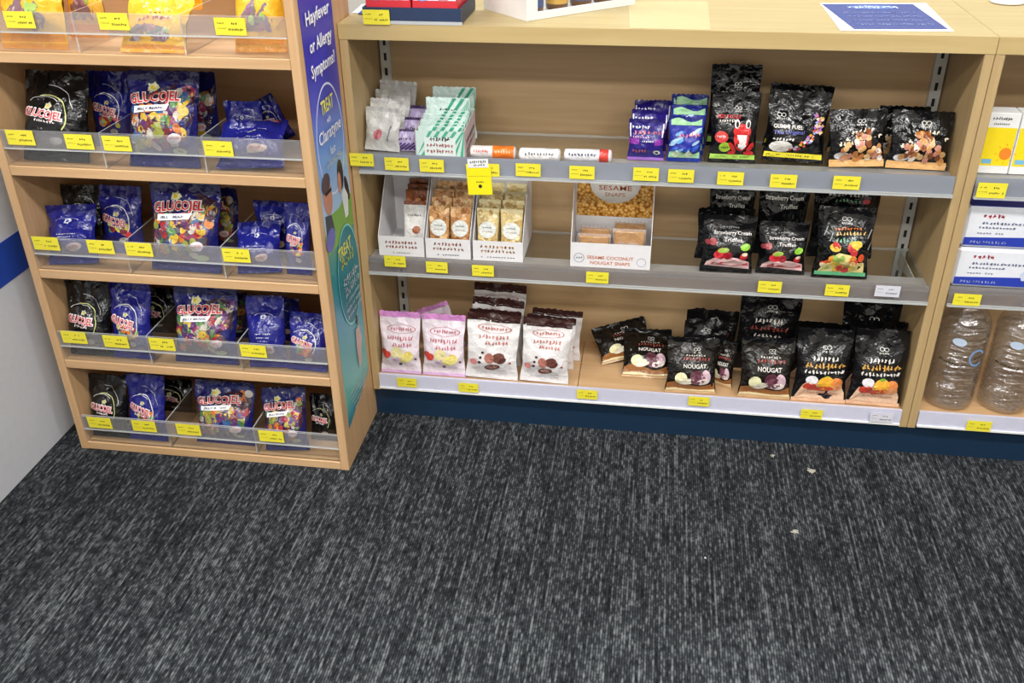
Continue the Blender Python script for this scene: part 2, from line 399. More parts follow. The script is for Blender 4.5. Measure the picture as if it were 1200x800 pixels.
def shelf(x0, x1, z, rail, label, ext=.004):
    t = thing('glass_shelf', label, 'shelf', (x0, 0, z)); w = x1-x0
    mb = MB(); mb.box((0, .002, -.006), (w, DB-.014, 0), GLS, ACE); tag(mb.build('glass_panel', t), 'clear glass panel')
    # front rail: back leg, sloped ticket face, bottom lip, flange on the glass
    mb = MB()
    mb.prism([(-.004, -.028), (.0, -.028), (.002, .010), (-.001, .010)], 'x', 0, w, rail)
    mb.prism([(-.004, -.028), (-.0085, -.028), (-.0095, -.024), (-.006, -.024)], 'x', 0, w, ACE)
    r = mb.build('ticket_rail', t)
    mb = MB(); mb.box((0, -.0095, -.0305), (w, .0, -.028), ACE); mb.build('rail_lip', r)
    mb = MB(); mb.box((0, .002, .0), (w, .052, .0012), FLANGE); mb.build('rail_flange', t)
    for xx in (.012, w-.016):
        mb = MB(); mb.prism([(.02, -.0065), (DB-.014, -.0065), (DB-.014, -.04), (DB-.03, -.04)], 'x', xx, xx+.003, STEEL); mb.build('bracket', t)
    return t
shelf(-WB+TP+.001, -TP-.001, Z1, RAIL, 'upper glass shelf with grey ticket rail under the lolly bags')
shelf(-WB+TP+.001, -TP-.001, Z2, RAIL2, 'lower glass shelf with clear ticket rail under the snack bar cartons')
shelf(TP+.001, WB-TP-.001, Z1, RAIL, 'upper glass shelf holding the yellow sunscreen cartons')
shelf(TP+.001, WB-TP-.001, Z2, RAIL2, 'lower glass shelf holding the blue and white wipes packs')

# ------------------------------------------------------------------ candy rack
RX0, RX1, RY0, RY1, RH = -1.832, -1.201, -.2155, .085, 1.13
ROWS = {'A': .890, 'B': .673, 'C': .452, 'D': .236, 'E': .020}
rack = thing('candy_rack', 'beech wood candy rack with five shelves of bagged jelly sweets', 'display rack', (RX0, RY0, 0))
rw, rd = RX1-RX0, RY1-RY0
for xx in (0, rw-.018):
    mb = MB(); mb.bbox((xx, 0, 0), (xx+.018, rd, RH), W_Z, .0012); mb.build('side_panel', rack)
mb = MB(); mb.box((.018, rd-.01, 0), (rw-.018, rd, RH), W_X); mb.build('back_panel', rack)
for k, z in ROWS.items():
    mb = MB(); mb.bbox((.018, .001, z-.020), (rw-.018, rd-.01, z), W_X, .0015); mb.build('shelf', rack)
ordn = {'A': 'topmost shelf with yellow bags', 'B': 'shelf below the yellow bags', 'C': 'middle shelf', 'D': 'shelf above the bottom shelf', 'E': 'bottom shelf by the carpet'}
for k, z in ROWS.items():
    t = thing('acrylic_tray', 'clear acrylic divider tray on the %s of the candy rack' % ordn[k], 'tray', (RX0+.019, RY0, z), 0, 'acrylic trays of the candy rack')
    w = rw-.038
    mb = MB(); mb.box((0, .005, 0), (w, .008, .070), ACR, ACE); f = mb.build('front_wall', t)
    mb = MB(); mb.box((0, .0025, .036), (w, .0045, .069), ACB, ACE); mb.box((0, .0015, .0335), (w, .005, .036), ACE); mb.build('ticket_pocket', f)
    for xd in (-1.614-RX0-.019, -1.412-RX0-.019):
        mb = MB(); mb.box((xd-.0013, .008, 0), (xd+.0013, rd-.03, .070), ACR, ACE); mb.build('divider', t)

# ------------------------------------------------------------------ white counter with blue stripe on the left
t = thing('service_counter', 'white counter side with a broad blue stripe beside the candy rack', 'counter', (-1.898, 0, 0))
mb = MB(); mb.bbox((-.7, -1.5, 0), (0, .4, 1.0), plain('d3d6de', .35), .003); mb.build('body', t)
mb = MB(); mb.box((-.7, -1.501, .412), (.0012, .401, .497), plain('1d46a8', .35)); tag(mb.build('stripe', t), 'royal blue stripe')
mb = MB(); mb.bbox((-.72, -1.52, 1.0), (.015, .42, 1.03), TOPW, .002); mb.build('counter_top', t)

# ------------------------------------------------------------------ poster on the rack's side
t = thing('side_poster', 'tall blue and teal allergy poster on the side of the candy rack', 'poster', (RX1+.0004, 0, 0))
mb = MB(); mb.add([(0, -.196, 1.10), (0, -.021, 1.10), (0, -.021, .142), (0, -.186, .093), (.0008, -.196, 1.10), (.0008, -.021, 1.10), (.0008, -.021, .142), (.0008, -.186, .093)],
    [[0, 1, 2, 3], [7, 6, 5, 4], [0, 4, 5, 1], [1, 5, 6, 2], [2, 6, 7, 3], [3, 7, 4, 0]], POSTER); mb.build('sheet', t, True)
S = s_right(.0009); PWH = plain('f4f4fa', .4); PYL = plain('f0ea5a', .4)
def pp(px, py): q = un(px, py, 0, RX1); return q.y, q.z
def letter(fn, *a, **k):
    k['off'] = .0024; mb = MB(); fn(mb, *a, **k); mb.build('lettering', t)
letter(d_text, S, 'Hayfever', *pp(370, 17), .13, .031, PWH, off=.0004, bold=.02)
letter(d_text, S, 'or Allergy', *pp(374, 49), .125, .031, PWH, off=.0004, bold=.02)
letter(d_text, S, 'Symptoms?', *pp(377, 77), .135, .031, PWH, off=.0004, bold=.02)
letter(d_text, S, 'TREAT', *pp(381, 122), .07, .026, PYL, off=.0006, bold=.02)
letter(d_text, S, 'with', *pp(383, 139), .022, .012, PWH, off=.0006)
letter(d_text, S, 'Claratyne', *pp(385, 155), .13, .032, PWH, off=.0006, bold=.015)
letter(d_text, S, 'fast', *pp(388, 174), .03, .016, PWH, off=.0006)
letter(d_marks, S, *pp(389, 186), .1, .012, plain('c9dcf4', .4), 14, 3)
letter(d_text, S, 'TREAT', *pp(402, 291), .085, .026, PYL, off=.0006, bold=.02)
letter(d_marks, S, *pp(405, 303), .08, .024, PYL, 6, 5)
letter(d_marks, S, *pp(409, 322), .10, .022, PWH, 8, 6)
letter(d_marks, S, *pp(411, 333), .10, .020, PWH, 8, 7)
for i in range(3): letter(d_marks, S, pp(412, 345)[0], pp(412, 345)[1]-.017*i, .095, .010, PWH, 14, 10+i)
for i in range(5): letter(d_marks, S, -.108, .165-.012*i, .12-.012*i, .006, PWH, 18, 20+i)
mb = MB(); BAL = plain('e2e6ff', .4)
d_arc(mb, S, -.107, .713, .078, .108, .004, BAL, off=.0003, n=40)
TE = plain('15808f', .4)
ca, cb_ = pp(408, 322)
d_ell(mb, S, ca, cb_, .070, .108, TE, off=.0014, n=28); d_arc(mb, S, ca, cb_, .072, .112, .004, plain('8fe0d8', .4), off=.0019, n=40)
mb.build('speech_bubble', t)
# printed picnickers: two dark-haired heads, shirts, and grass
SK = plain('c98a72', .5); HR = plain('2b1d18', .5); GR = plain('7fae4a', .5)
mb = MB()
S0 = S; dzp = pp(383, 230)[1]-.472; S = lambda a, b, off: S0(a, b+dzp, off+.0001)
d_poly(mb, S, [(-.196, .40), (-.15, .43), (-.10, .425), (-.05, .44), (-.021, .425), (-.021, .36), (-.1, .355), (-.19, .36)], GR, .0002)
d_ell(mb, S, -.160, .472, .026, .040, SK, .15, .0005); d_ell(mb, S, -.163, .498, .026, .02, plain('54434a', .5), .1, .0006)
d_rect(mb, S, -.172, .475, -.135, .482, DARK, .0007, 2, 1)
d_poly(mb, S, [(-.185, .44), (-.15, .43), (-.14, .395), (-.15, .37), (-.19, .375)], plain('3a3f4a', .5), .0005)
d_ell(mb, S, -.17, .385, .028, .022, plain('6a6ac0', .5), .3, .0008)
d_ell(mb, S, -.075, .485, .018, .032, HR, 0, .0005); d_ell(mb, S, -.085, .472, .011, .022, SK, 0, .0007)
d_poly(mb, S, [(-.08, .445), (-.06, .455), (-.042, .43), (-.05, .39), (-.07, .39)], plain('e8ecef', .5), .0006)
d_ell(mb, S, -.043, .445, .01, .03, HR, .3, .0004)
S = S0
mb.build('picnickers', t); mb = MB()
# standing figure in a pale robe lower down
fa, fb = pp(416, 372); S = lambda a, b, off: S0((a+.095)*.8+fa, fb+(b-.205)*1.5, off+.0014)
d_ell(mb, S, -.095, .202, .008, .008, HR, 0, .0008)
d_poly(mb, S, [(-.112, .19), (-.082, .19), (-.066, .165), (-.080, .15), (-.086, .08+.05), (-.112, .125), (-.118, .165)], plain('d2b4ae', .5), .0006)
mb.build('standing_figure', t)

# ------------------------------------------------------------------ bags
def sst(a, b, x):
    t = max(0, min(1, (x-a)/(b-a))); return t*t*(3-2*t)
class Bag:
    def __init__(s, w, h, t, seed, st=.09, sb=.05, wr=1.0, belly=.35):
        s.w, s.h, s.t, s.st, s.sb, s.seed, s.wr, s.belly = w, h, t, st, sb, seed, wr, belly
        s.parts = {}
    def pt(s, u, v, side, off=0):
        prof = sst(s.sb, s.sb+s.belly*.75, v)*(1-sst(.42, 1-s.st, v)*.96)
        th = s.t/2*prof*max(0, 1-abs(u)**2.6)**.55
        k = .04*s.w*s.wr
        n1 = noise.noise(Vector((u*1.6+s.seed*7.1, v*2.2*s.h/s.w, s.seed*1.7)))*k
        n2 = noise.noise(Vector((u*4.2+s.seed*3.1, v*4.6*s.h/s.w, s.seed*5.3)))*k*1.0*(.35+sst(.45, .85, v))
        cr = noise.noise(Vector((u*5+v*3, v*9-u*2, s.seed*9.7+side)))*k*.8*min(1, prof*3)
        x = s.w/2*u*(1-.075*prof) + noise.noise(Vector((v*3, s.seed, .5)))*.012*s.w
        y = (n1+n2)*(.25+.75*sst(0, .3, v)) + side*(th+max(0, cr)) 
        z = s.h*v
        return (x, y+side*(off+.0006), z)
    def S(s, a, b, off): return s.pt(max(-1, min(1, a/(s.w/2))), max(0, min(1, b/s.h)), -1, off)
    def part(s, k):
        if k not in s.parts: s.parts[k] = MB()
        return s.parts[k]
    def band(s, key, v0, v1, m, nv, nu=16, saw=False):
        mb = s.part(key)
        for side in (-1, 1):
            def f(i, j):
                p = s.pt(-1+2*i, v0+(v1-v0)*j, side)
                if saw and j == 1: p = (p[0], p[1], p[2]+(.0012 if round(i*nu) % 2 else -.0006))
                return p
            mb.grid(f, nu, nv, m, flip=(side == 1))
    def skin(s, m, mt=None, mbt=None):
        s.band('body', s.sb, 1-s.st, m, 20)
        s.band('bottom_seal', 0, s.sb, mbt or m, 2); s.band('top_seal', 1-s.st, 1, mt or m, 3, saw=True)
    def make(s, root):
        for k, mb in s.parts.items(): mb.build(k, root)

BEANS = ['9c2f34', 'c4702a', 'c9a83c', '4c7a42', '5a2f66', '3d608e', 'b9b2a8', '8c3358', '8f9440', '6a2a30', '47404e']
def beans(b, a0, b0, a1, b1, n, seed, r, key='picture', cols=BEANS, off=.0009):
    rn = random.Random(seed); mb = b.part(key)
    for i in range(n):
        c = rn.choice(cols); q = r*rn.uniform(.8, 1.15)
        d_ell(mb, b.S, rn.uniform(a0, a1), rn.uniform(b0, b1), q*1.35, q, film(c, .3), rn.uniform(0, 3.1), off+.0001*(i % 8), 10, 1)
def emblem(b, a, z, s, m1, m2, key='emblem', off=.0018):
    mb = b.part(key); d_ell(mb, b.S, a, z, s, s*.7, m1, .2, off); d_ell(mb, b.S, a-s*.1, z, s*.45, s*.35, m2, 0, off+.0004)
    for i in range(5):
        t = i*1.256; d_ell(mb, b.S, a+s*.9*math.cos(t), z+s*.75*math.sin(t), s*.28, s*.2, m1, t, off+.0001, 8, 1)

def art_rainbow(b, seed, tilt=0.08):
    F = film('1a1c62', .25); b.skin(F, film('171a55', .25), F)
    rn = random.Random(seed)
    mb = b.part('picture')
    d_poly(mb, b.S, [(-.46*b.w, .30*b.h), (.40*b.w, .30*b.h), (.47*b.w, .5*b.h), (.46*b.w, .8*b.h), (.2*b.w, .88*b.h), (-.3*b.w, .72*b.h), (-.46*b.w, .55*b.h)], film('3a2430', .2), .0006, 9)
    beans(b, -.40*b.w, .30*b.h, .36*b.w, .62*b.h, 60, seed, b.w*.058, off=.0012)
    beans(b, .18*b.w, .55*b.h, .42*b.w, .84*b.h, 16, seed+5, b.w*.055, off=.0012)
    beans(b, -.42*b.w, .19*b.h, .3*b.w, .31*b.h, 20, seed+9, b.w*.05, off=.0012)
    mb = b.part('title')
    d_quad(mb, b.S, [(-.36*b.w, .555*b.h), (.12*b.w, .56*b.h+tilt*b.w*.5), (.16*b.w, .625*b.h+tilt*b.w*.5), (-.36*b.w, .625*b.h)], film('f2f2f2', .3), .0040)
    d_text(mb, b.S, 'JELLY BEANS', -.11*b.w, .588*b.h+tilt*b.w*.25, .40*b.w, .035*b.h, film('151a4a', .3), tilt, .0052, .02)
    d_text(mb, b.S, 'GLUCOJEL', -.06*b.w, .705*b.h, .75*b.w, .155*b.h, film('e8e2e0', .3), tilt, .0046, .075, arch=.012*b.h)
    d_text(mb, b.S, 'GLUCOJEL', -.06*b.w, .705*b.h, .72*b.w, .135*b.h, film('c0252b', .3), tilt, .0060, .02, arch=.012*b.h)
    emblem(b, -.13*b.w, .83*b.h, .075*b.w, film('d8dba8', .3), film('d9b820', .3))
    mb = b.part('badge'); d_ell(mb, b.S, .26*b.w, .30*b.h, .1*b.w, .055*b.h, film('e6d8dc', .3), .2, .003); d_text(mb, b.S, 'GLUCOJEL', .26*b.w, .30*b.h, .16*b.w, .04*b.h, film('c8252b', .3), .1, .004)
    d_ell(mb, b.S, .28*b.w, .17*b.h, .1*b.w, .035*b.h, film('a8bf8e', .3), .1, .002)
def art_gluco(b, base, seed, win=None, tilt=-.12):
    F = film(base, .24); b.skin(F)
    mb = b.part('ring')
    pal = film('cfd48a', .3); wt = film('e8e8ea', .3)
    d_arc(mb, b.S, -.06*b.w, .48*b.h, .36*b.w, .25*b.h, .012*b.w*1.6, pal if base != '1c1f78' else wt, -.6, 1.9, .0022, 18)
    d_arc(mb, b.S, -.06*b.w, .52*b.h, .44*b.w, .32*b.h, .008*b.w, wt, .2, 1.6, .0018, 14)
    d_arc(mb, b.S, -.12*b.w, .62*b.h, .26*b.w, .09*b.h, .014*b.w, wt, .4, 2.7, .0018, 12)
    if win:
        beans(b, -.2*b.w, .30*b.h, .26*b.w, .48*b.h, 22, seed, b.w*.06, cols=win, off=.0012)
    mb = b.part('title')
    W_, Rr = film('f1e6e6', .3), film('c62a34', .3)
    d_text(mb, b.S, 'GLUCOJEL', -.08*b.w, .50*b.h, .66*b.w, .135*b.h, W_, tilt, .0032, .09)
    d_text(mb, b.S, 'GLUCOJEL', -.08*b.w, .50*b.h, .62*b.w, .11*b.h, Rr, tilt, .0044, .015)
    d_marks(mb, b.S, -.05*b.w, .43*b.h, .34*b.w, .03*b.h, W_, 8, seed, tilt, .003)
    emblem(b, -.02*b.w, .60*b.h, .06*b.w, film('c9cbb0', .3), film('d8be28', .3))
    mb = b.part('badge'); d_ell(mb, b.S, .10*b.w, .22*b.h, .12*b.w, .04*b.h, film('b9b9bb', .3), .2, .0022)
def art_black(b, seed): art_gluco(b, '101113', seed)
def art_blue(b, seed): art_gluco(b, '1c1f78', seed, ['c23a3a', 'e0802a', '7a2f3f', 'c8c24a', '8f9a9a', '5a8a50'], -.25)
def art_blueback(b, seed):
    F = film('1c2078', .24); b.skin(F)
    mb = b.part('print'); wt = film('cfd2e6', .3)
    d_arc(b.part('emblem'), b.S, -.02*b.w, .72*b.h, .26*b.w, .05*b.h, .02*b.w, wt, .2, 2.9, .0014, 12)
    emblem(b, 0, .72*b.h, .06*b.w, wt, film('1c2078', .24))
    for i in range(3): d_marks(mb, b.S, .02*b.w, (.50-.05*i)*b.h, (.42-.08*i)*b.w, .02*b.h, wt, 10, seed+i, 0, .0014)
    d_ell(b.part('badge'), b.S, .15*b.w, .28*b.h, .16*b.w, .07*b.h, film('cbb6b0', .3), .2, .0016)
    d_marks(b.part('badge'), b.S, .15*b.w, .28*b.h, .2*b.w, .05*b.h, film('a83a3a', .3), 6, seed+4, .1, .0024)
def art_yellow(b, seed):
    F = film('f3bd33', .28); b.skin(F, film('f6cf3e', .28), film('e89a1c', .28))
    mb = b.part('window')
    d_poly(mb, b.S, [(-.36*b.w, .17*b.h), (.22*b.w, .17*b.h), (.30*b.w, .26*b.h), (.2*b.w, .40*b.h), (-.1*b.w, .43*b.h), (-.34*b.w, .30*b.h)], film('8c6f78', .15), .0008, 3)
    beans(b, -.3*b.w, .19*b.h, .2*b.w, .36*b.h, 14, seed, b.w*.06, 'window', ['a9c86a', '8e6a86', 'c9b9c0', 'b07a80', '7a8a7a'], .0012)
    d_rect(mb, b.S, -.48*b.w, .06*b.h, .48*b.w, .13*b.h, film('e8951e', .28), .0008, 10, 1)
    mb = b.part('title')
    d_marks(mb, b.S, 0, .56*b.h, .55*b.w, .10*b.h, film('e9dfd2', .3), 7, seed, .1, .0016); d_marks(mb, b.S, 0, .55*b.h, .5*b.w, .08*b.h, film('b5393a', .3), 7, seed, .1, .0026)
    d_marks(mb, b.S, .05*b.w, .70*b.h, .3*b.w, .04*b.h, film('2a2424', .3), 5, seed+3, .3, .0016)

BLK = '0b0b0d'
def logo(b, a, z, s):                      # small white round maker's mark with a name bar
    mb = b.part('logo'); wt = film('d8d6d0', .35)
    d_arc(mb, b.S, a-s*.32, z, s*.36, s*.30, s*.1, wt, off=.0022, n=12); d_arc(mb, b.S, a+s*.32, z, s*.36, s*.30, s*.1, wt, off=.0022, n=12)
    d_marks(mb, b.S, a, z-s*.55, s*1.5, s*.34, wt, 6, int(s*1e5), 0, .0022)
def art_frog(b, seed):
    F = film(BLK, .22); b.skin(F)
    w, h, S_ = b.w, b.h, b.S
    logo(b, .05*w, .78*h, .11*w)
    mb = b.part('title'); d_text(mb, S_, 'RED FROGS', -.13*w, .665*h, .5*w, .05*h, film('cf2e34', .3), 0, .0022, .01); d_marks(mb, S_, -.16*w, .605*h, .36*w, .035*h, film('e6e0d4', .3), 7, 4, .04, .0022)
    mb = b.part('picture'); rd_ = film('d3282c', .3); wt = film('f0ecea', .3)
    d_ell(mb, S_, .16*w, .38*h, .17*w, .2*h, rd_, 0, .0018); d_ell(mb, S_, .17*w, .47*h, .2*w, .1*h, rd_, 0, .0022)
    for q in (.05, .29):
        d_ell(mb, S_, q*w, .57*h, .055*w, .06*h, wt, 0, .0024); d_ell(mb, S_, (q+.005)*w, .565*h, .032*w, .042*h, film('241818', .3), 0, .003)
    d_poly(mb, S_, [(.06*w, .42*h), (.28*w, .42*h), (.27*w, .26*h), (.19*w, .2*h), (.1*w, .24*h)], wt, .0028)
    for q, r in ((-.03, .6), (.36, -.6)): d_ell(mb, S_, q*w, .24*h, .05*w, .09*h, rd_, r, .0024); d_ell(mb, S_, q*w, .155*h, .08*w, .03*h, rd_, 0, .0026)
    d_ell(mb, S_, .3*w, .155*h, .08*w, .03*h, rd_, 0, .0026)
    mb = b.part('badge'); d_ell(mb, S_, -.28*w, .38*h, .15*w, .085*h, film('d94a48', .3), 0, .0018); d_marks(mb, S_, -.28*w, .39*h, .2*w, .04*h, wt, 5, 3, 0, .0028)
    d_ell(mb, S_, -.19*w, .235*h, .13*w, .075*h, film('a9cf3a', .3), 0, .0022); d_marks(mb, S_, -.19*w, .235*h, .16*w, .04*h, film('3f5a18', .3), 4, 8, 0, .003)
    mb = b.part('stripe'); d_rect(mb, S_, -.47*w, .055*h, .47*w, .125*h, film('a8d05a', .3), .001, 12, 1); d_marks(mb, S_, 0, .09*h, .7*w, .022*h, film('466a20', .3), 18, 2, 0, .0018)
def art_gems(b, seed):
    F = film(BLK, .22); b.skin(F); w, h, S_ = b.w, b.h, b.S
    logo(b, -.28*w, .66*h, .11*w)
    mb = b.part('title'); wt = film('ece8e2', .3)
    d_text(mb, S_, 'GUMMI FUEL', -.16*w, .505*h, .5*w, .055*h, wt, 0, .0024, .02); d_text(mb, S_, 'The Original', -.14*w, .42*h, .52*w, .07*h, film('6f74c8', .3), .05, .0024, .01, .2); d_marks(mb, S_, -.22*w, .33*h, .38*w, .045*h, wt, 7, 23, 0, .0022)
    d_ell(mb, S_, -.24*w, .22*h, .2*w, .085*h, wt, 0, .0018)
    mb = b.part('picture'); rn = random.Random(seed)
    for i in range(60):
        t = rn.random(); a = (.02+.36*math.sin(t*2.2))*w + rn.uniform(-.09, .09)*w*(1.2-t*.6); z = (.18+.52*t)*h
        q = .035*w
        d_quad(mb, S_, [(a-q, z), (a, z-q*.8), (a+q, z), (a, z+q*.8)], film(rn.choice(['d8b23a', 'c8486a', 'a06ac0', 'e0d8d8', 'd0603a', '8a9ad8', 'e8c8a8']), .3), .0018+.0001*(i % 6), 1)
    mb = b.part('stripe'); d_rect(mb, S_, -.48*w, .055*h, .47*w, .13*h, film('efe03a', .3), .001, 12, 1); d_marks(mb, S_, -.05*w, .092*h, .8*w, .028*h, INK, 20, 9, 0, .0018)
def art_crunch(b, seed):
    F = film(BLK, .22); b.skin(F); w, h, S_ = b.w, b.h, b.S
    logo(b, .05*w, .80*h, .12*w)
    mb = b.part('title'); wt = film('efe4cf', .3)
    for i, (a, z, ww) in enumerate(((.04, .63, .5), (.1, .52, .7), (-.12, .42, .5))): d_marks(mb, S_, a*w, z*h, ww*w, .075*h, wt, 7, 31+i, .1, .0022)
    mb = b.part('picture'); rn = random.Random(seed)
    for i in range(46):
        a = rn.uniform(-.3, .42); z = rn.uniform(.14, .40) if i < 30 else rn.uniform(.4, .64)
        if i >= 30: a = rn.uniform(-.08, .2)
        d_ell(mb, S_, a*w, z*h, .06*w, .05*w, film(rn.choice(['b8743c', 'd59a58', '8a4a26', 'e6bd84', 'c98a78', 'f0e0d4']), .3), rn.random()*3, .0026+.0001*(i % 8), 9, 1)
    d_ell(mb, S_, -.28*w, .2*h, .13*w, .07*h, film('e4e6ec', .3), 0, .0018)
    mb = b.part('stripe'); d_rect(mb, S_, -.48*w, .0, .48*w, .13*h, film('dfae72', .3), .001, 12, 3)
def art_rasp(b, seed):
    F = film(BLK, .22); b.skin(F); w, h, S_ = b.w, b.h, b.S
    wt = film('ece6e4', .3)
    d_marks(b.part('logo'), S_, .03*w, .80*h, .3*w, .03*h, film('9a9896', .3), 7, 2, 0, .0018)
    mb = b.part('title'); d_text(mb, S_, 'Strawberry Cream', .06*w, .70*h, .72*w, .075*h, wt, 0, .0022, .01); d_text(mb, S_, 'Truffles', .08*w, .60*h, .36*w, .06*h, wt, 0, .0022, .01)
    mb = b.part('picture')
    d_poly(mb, S_, [(-.42*w, .12*h), (.44*w, .08*h), (.44*w, .22*h), (.2*w, .30*h), (-.05*w, .31*h), (-.28*w, .28*h), (-.4*w, .2*h)], film('eec3c2', .3), .0012, 3)
    d_rect(mb, S_, -.3*w, .15*h, .42*w, .19*h, film('c8565c', .3), .0018, 8, 1, .004)
    for a, z, r, c in ((-.12, .38, .13, 'b8222e'), (-.2, .35, .09, 'd43a44'), (0, .34, .09, '8e1a24'), (.32, .33, .08, 'b82a30'), (-.32, .56, .08, 'a84a50'), (-.42, .55, .06, '8a3a40')):
        d_ell(mb, S_, a*w, z*h, r*w, r*w*.85, film(c, .25), .2, .0024)
    d_ell(mb, S_, -.1*w, .43*h, .12*w, .045*h, film('9ab84a', .3), .1, .003); d_ell(mb, S_, .34*w, .37*h, .06*w, .03*h, film('e0c8b0', .3), .1, .003)
    d_ell(b.part('badge'), S_, .34*w, .49*h, .1*w, .06*h, film('8ec83c', .3), .1, .0024)
def art_raspback(b, seed):
    F = film(BLK, .22); b.skin(F); w, h, S_ = b.w, b.h, b.S
    logo(b, .05*w, .84*h, .1*w); wt = film('d8d2cc', .3)
    mb = b.part('title'); d_text(mb, S_, 'Strawberry Cream', 0, .73*h, .75*w, .07*h, wt, 0, .0022, .01); d_text(mb, S_, 'Truffles', .1*w, .64*h, .36*w, .05*h, wt, 0, .0022, .01)
def art_fruit(b, seed):
    F = film(BLK, .2); b.skin(F); w, h, S_ = b.w, b.h, b.S
    logo(b, 0, .84*h, .13*w)
    mb = b.part('title'); d_marks(mb, S_, .03*w, .72*h, .5*w, .04*h, film('d87a4a', .3), 9, 3, .05, .0022); d_marks(mb, S_, .08*w, .655*h, .55*w, .05*h, film('e3c07a', .3), 9, 5, .05, .0022); d_marks(mb, S_, 0, .57*h, .4*w, .07*h, film('7fb09a', .3), 6, 6, .05, .0022)
    mb = b.part('picture'); d_poly(mb, S_, [(-.42*w, .08*h), (.42*w, .08*h), (.42*w, .24*h), (.2*w, .36*h), (-.1*w, .40*h), (-.3*w, .28*h)], film('e4d28a', .3), .0012, 3)
    beans(b, -.36*w, .12*h, .36*w, .34*h, 26, seed, .055*w, cols=['e8c84a', 'd8542e', 'e79a3a', '9ab85a', 'f0e0b0', 'c83a3a'], off=.002)
    beans(b, -.3*w, .40*h, .36*w, .52*h, 6, seed+3, .07*w, cols=['e8c84a', 'c83a3a', 'd04a4a'], off=.002)
    mb = b.part('stripe'); d_rect(mb, S_, -.46*w, .045*h, .46*w, .10*h, film('5faa7a', .3), .0026, 10, 1)
    wt = film('9aa0a2', .25); mb = b.part('picture')
    for i, (a, z) in enumerate(((-.4, .62), (-.3, .55), (.4, .6), (.44, .45))): d_line(mb, S_, (a*w, z*h), ((a+.06)*w, (z+.12)*h), .02*w, wt, .002)
def art_fruitback(b, seed):
    F = film(BLK, .2); b.skin(F); w, h, S_ = b.w, b.h, b.S
    logo(b, 0, .88*h, .1*w)
    d_marks(b.part('title'), S_, 0, .80*h, .6*w, .045*h, film('bdb7ae', .3), 10, 5, 0, .002); d_marks(b.part('title'), S_, 0, .73*h, .4*w, .035*h, film('6f9a70', .3), 7, 6, 0, .002); d_ell(b.part('picture'), S_, .28*w, .73*h, .06*w, .03*h, film('b8343a', .3), 0, .002)
def art_nougat(b, seed):
    F = film('17130f', .24); b.skin(F, film(BLK, .22), film('caa57a', .3)); w, h, S_ = b.w, b.h, b.S
    logo(b, .08*w, .80*h, .1*w)
    mb = b.part('title'); d_marks(mb, S_, .08*w, .64*h, .56*w, .06*h, film('a04a44', .3), 9, 4, 0, .0022); d_text(mb, S_, 'NOUGAT', .06*w, .52*h, .48*w, .075*h, film('e9e4de', .3), 0, .0022, .02); d_marks(mb, S_, .06*w, .70*h, .4*w, .03*h, film('d8d0c4', .3), 8, 14, 0, .0022)
    mb = b.part('picture'); d_rect(mb, S_, -.48*w, .06*h, .48*w, .19*h, film('96602f', .3), .0012, 10, 2, .006); d_rect(mb, S_, -.48*w, .05*h, .48*w, .085*h, film('e3cfa0', .3), .0018, 10, 1, .002)
    for a, z, rx, ry, c in ((-.22, .30, .13, .1, 'e8e4b8'), (-.1, .24, .16, .06, 'ece6d4'), (.1, .36, .14, .1, '5a2f3a'), (.14, .28, .16, .1, '7a4a5c'), (.3, .34, .1, .12, 'd8b8c4'), (.24, .24, .14, .06, 'efe2dc')):
        d_ell(mb, S_, a*w, z*h, rx*w, ry*h, film(c, .3), .2, .0026)
def art_nougatback(b, seed):
    F = film('151416', .22); b.skin(F); w, h, S_ = b.w, b.h, b.S
    logo(b, .03*w, .84*h, .12*w)
    mb = b.part('title'); wt = film('d6cfc6', .3); d_marks(mb, S_, 0, .68*h, .5*w, .06*h, wt, 8, 4, 0, .0022); d_marks(mb, S_, .02*w, .59*h, .66*w, .06*h, film('8f3f34', .3), 9, 5, 0, .0022); d_marks(mb, S_, 0, .50*h, .5*w, .05*h, wt, 7, 6, 0, .0022)
def art_slice(b, seed):
    F = film('151416', .22); b.skin(F, film(BLK, .2), film('e2b492', .3)); w, h, S_ = b.w, b.h, b.S
    logo(b, .04*w, .76*h, .13*w)
    mb = b.part('title'); wt = film('efeae4', .3)
    d_marks(mb, S_, .02*w, .62*h, .5*w, .06*h, wt, 7, 4, 0, .0022); d_marks(mb, S_, .03*w, .535*h, .78*w, .075*h, film('d9a552', .3), 10, 5, .02, .0022); d_marks(mb, S_, .02*w, .455*h, .8*w, .055*h, wt, 11, 6, .02, .0022)
    mb = b.part('picture')
    d_poly(mb, S_, [(-.46*w, .05*h), (.46*w, .05*h), (.46*w, .15*h), (.4*w, .25*h), (.2*w, .33*h), (-.1*w, .3*h), (-.22*w, .35*h), (-.36*w, .25*h)], film('ecc4a4', .3), .0012, 3)
    for a, z, rx, ry, c in ((-.2, .34, .12, .06, 'e8e6ea'), (-.22, .24, .13, .06, 'cf4838'), (.08, .3, .17, .1, 'eeb23a'), (.28, .3, .14, .08, 'e38a48'), (.04, .22, .2, .04, 'd8503a'), (.3, .24, .12, .05, 'e9a070'), (.08, .39, .06, .02, '7aa83c')):
        d_ell(mb, S_, a*w, z*h, rx*w, ry*h, film(c, .3), .1, .0022)
    d_marks(mb, S_, .05*w, .145*h, .6*w, .02*h, film('b0584a', .3), 14, 9, 0, .003)
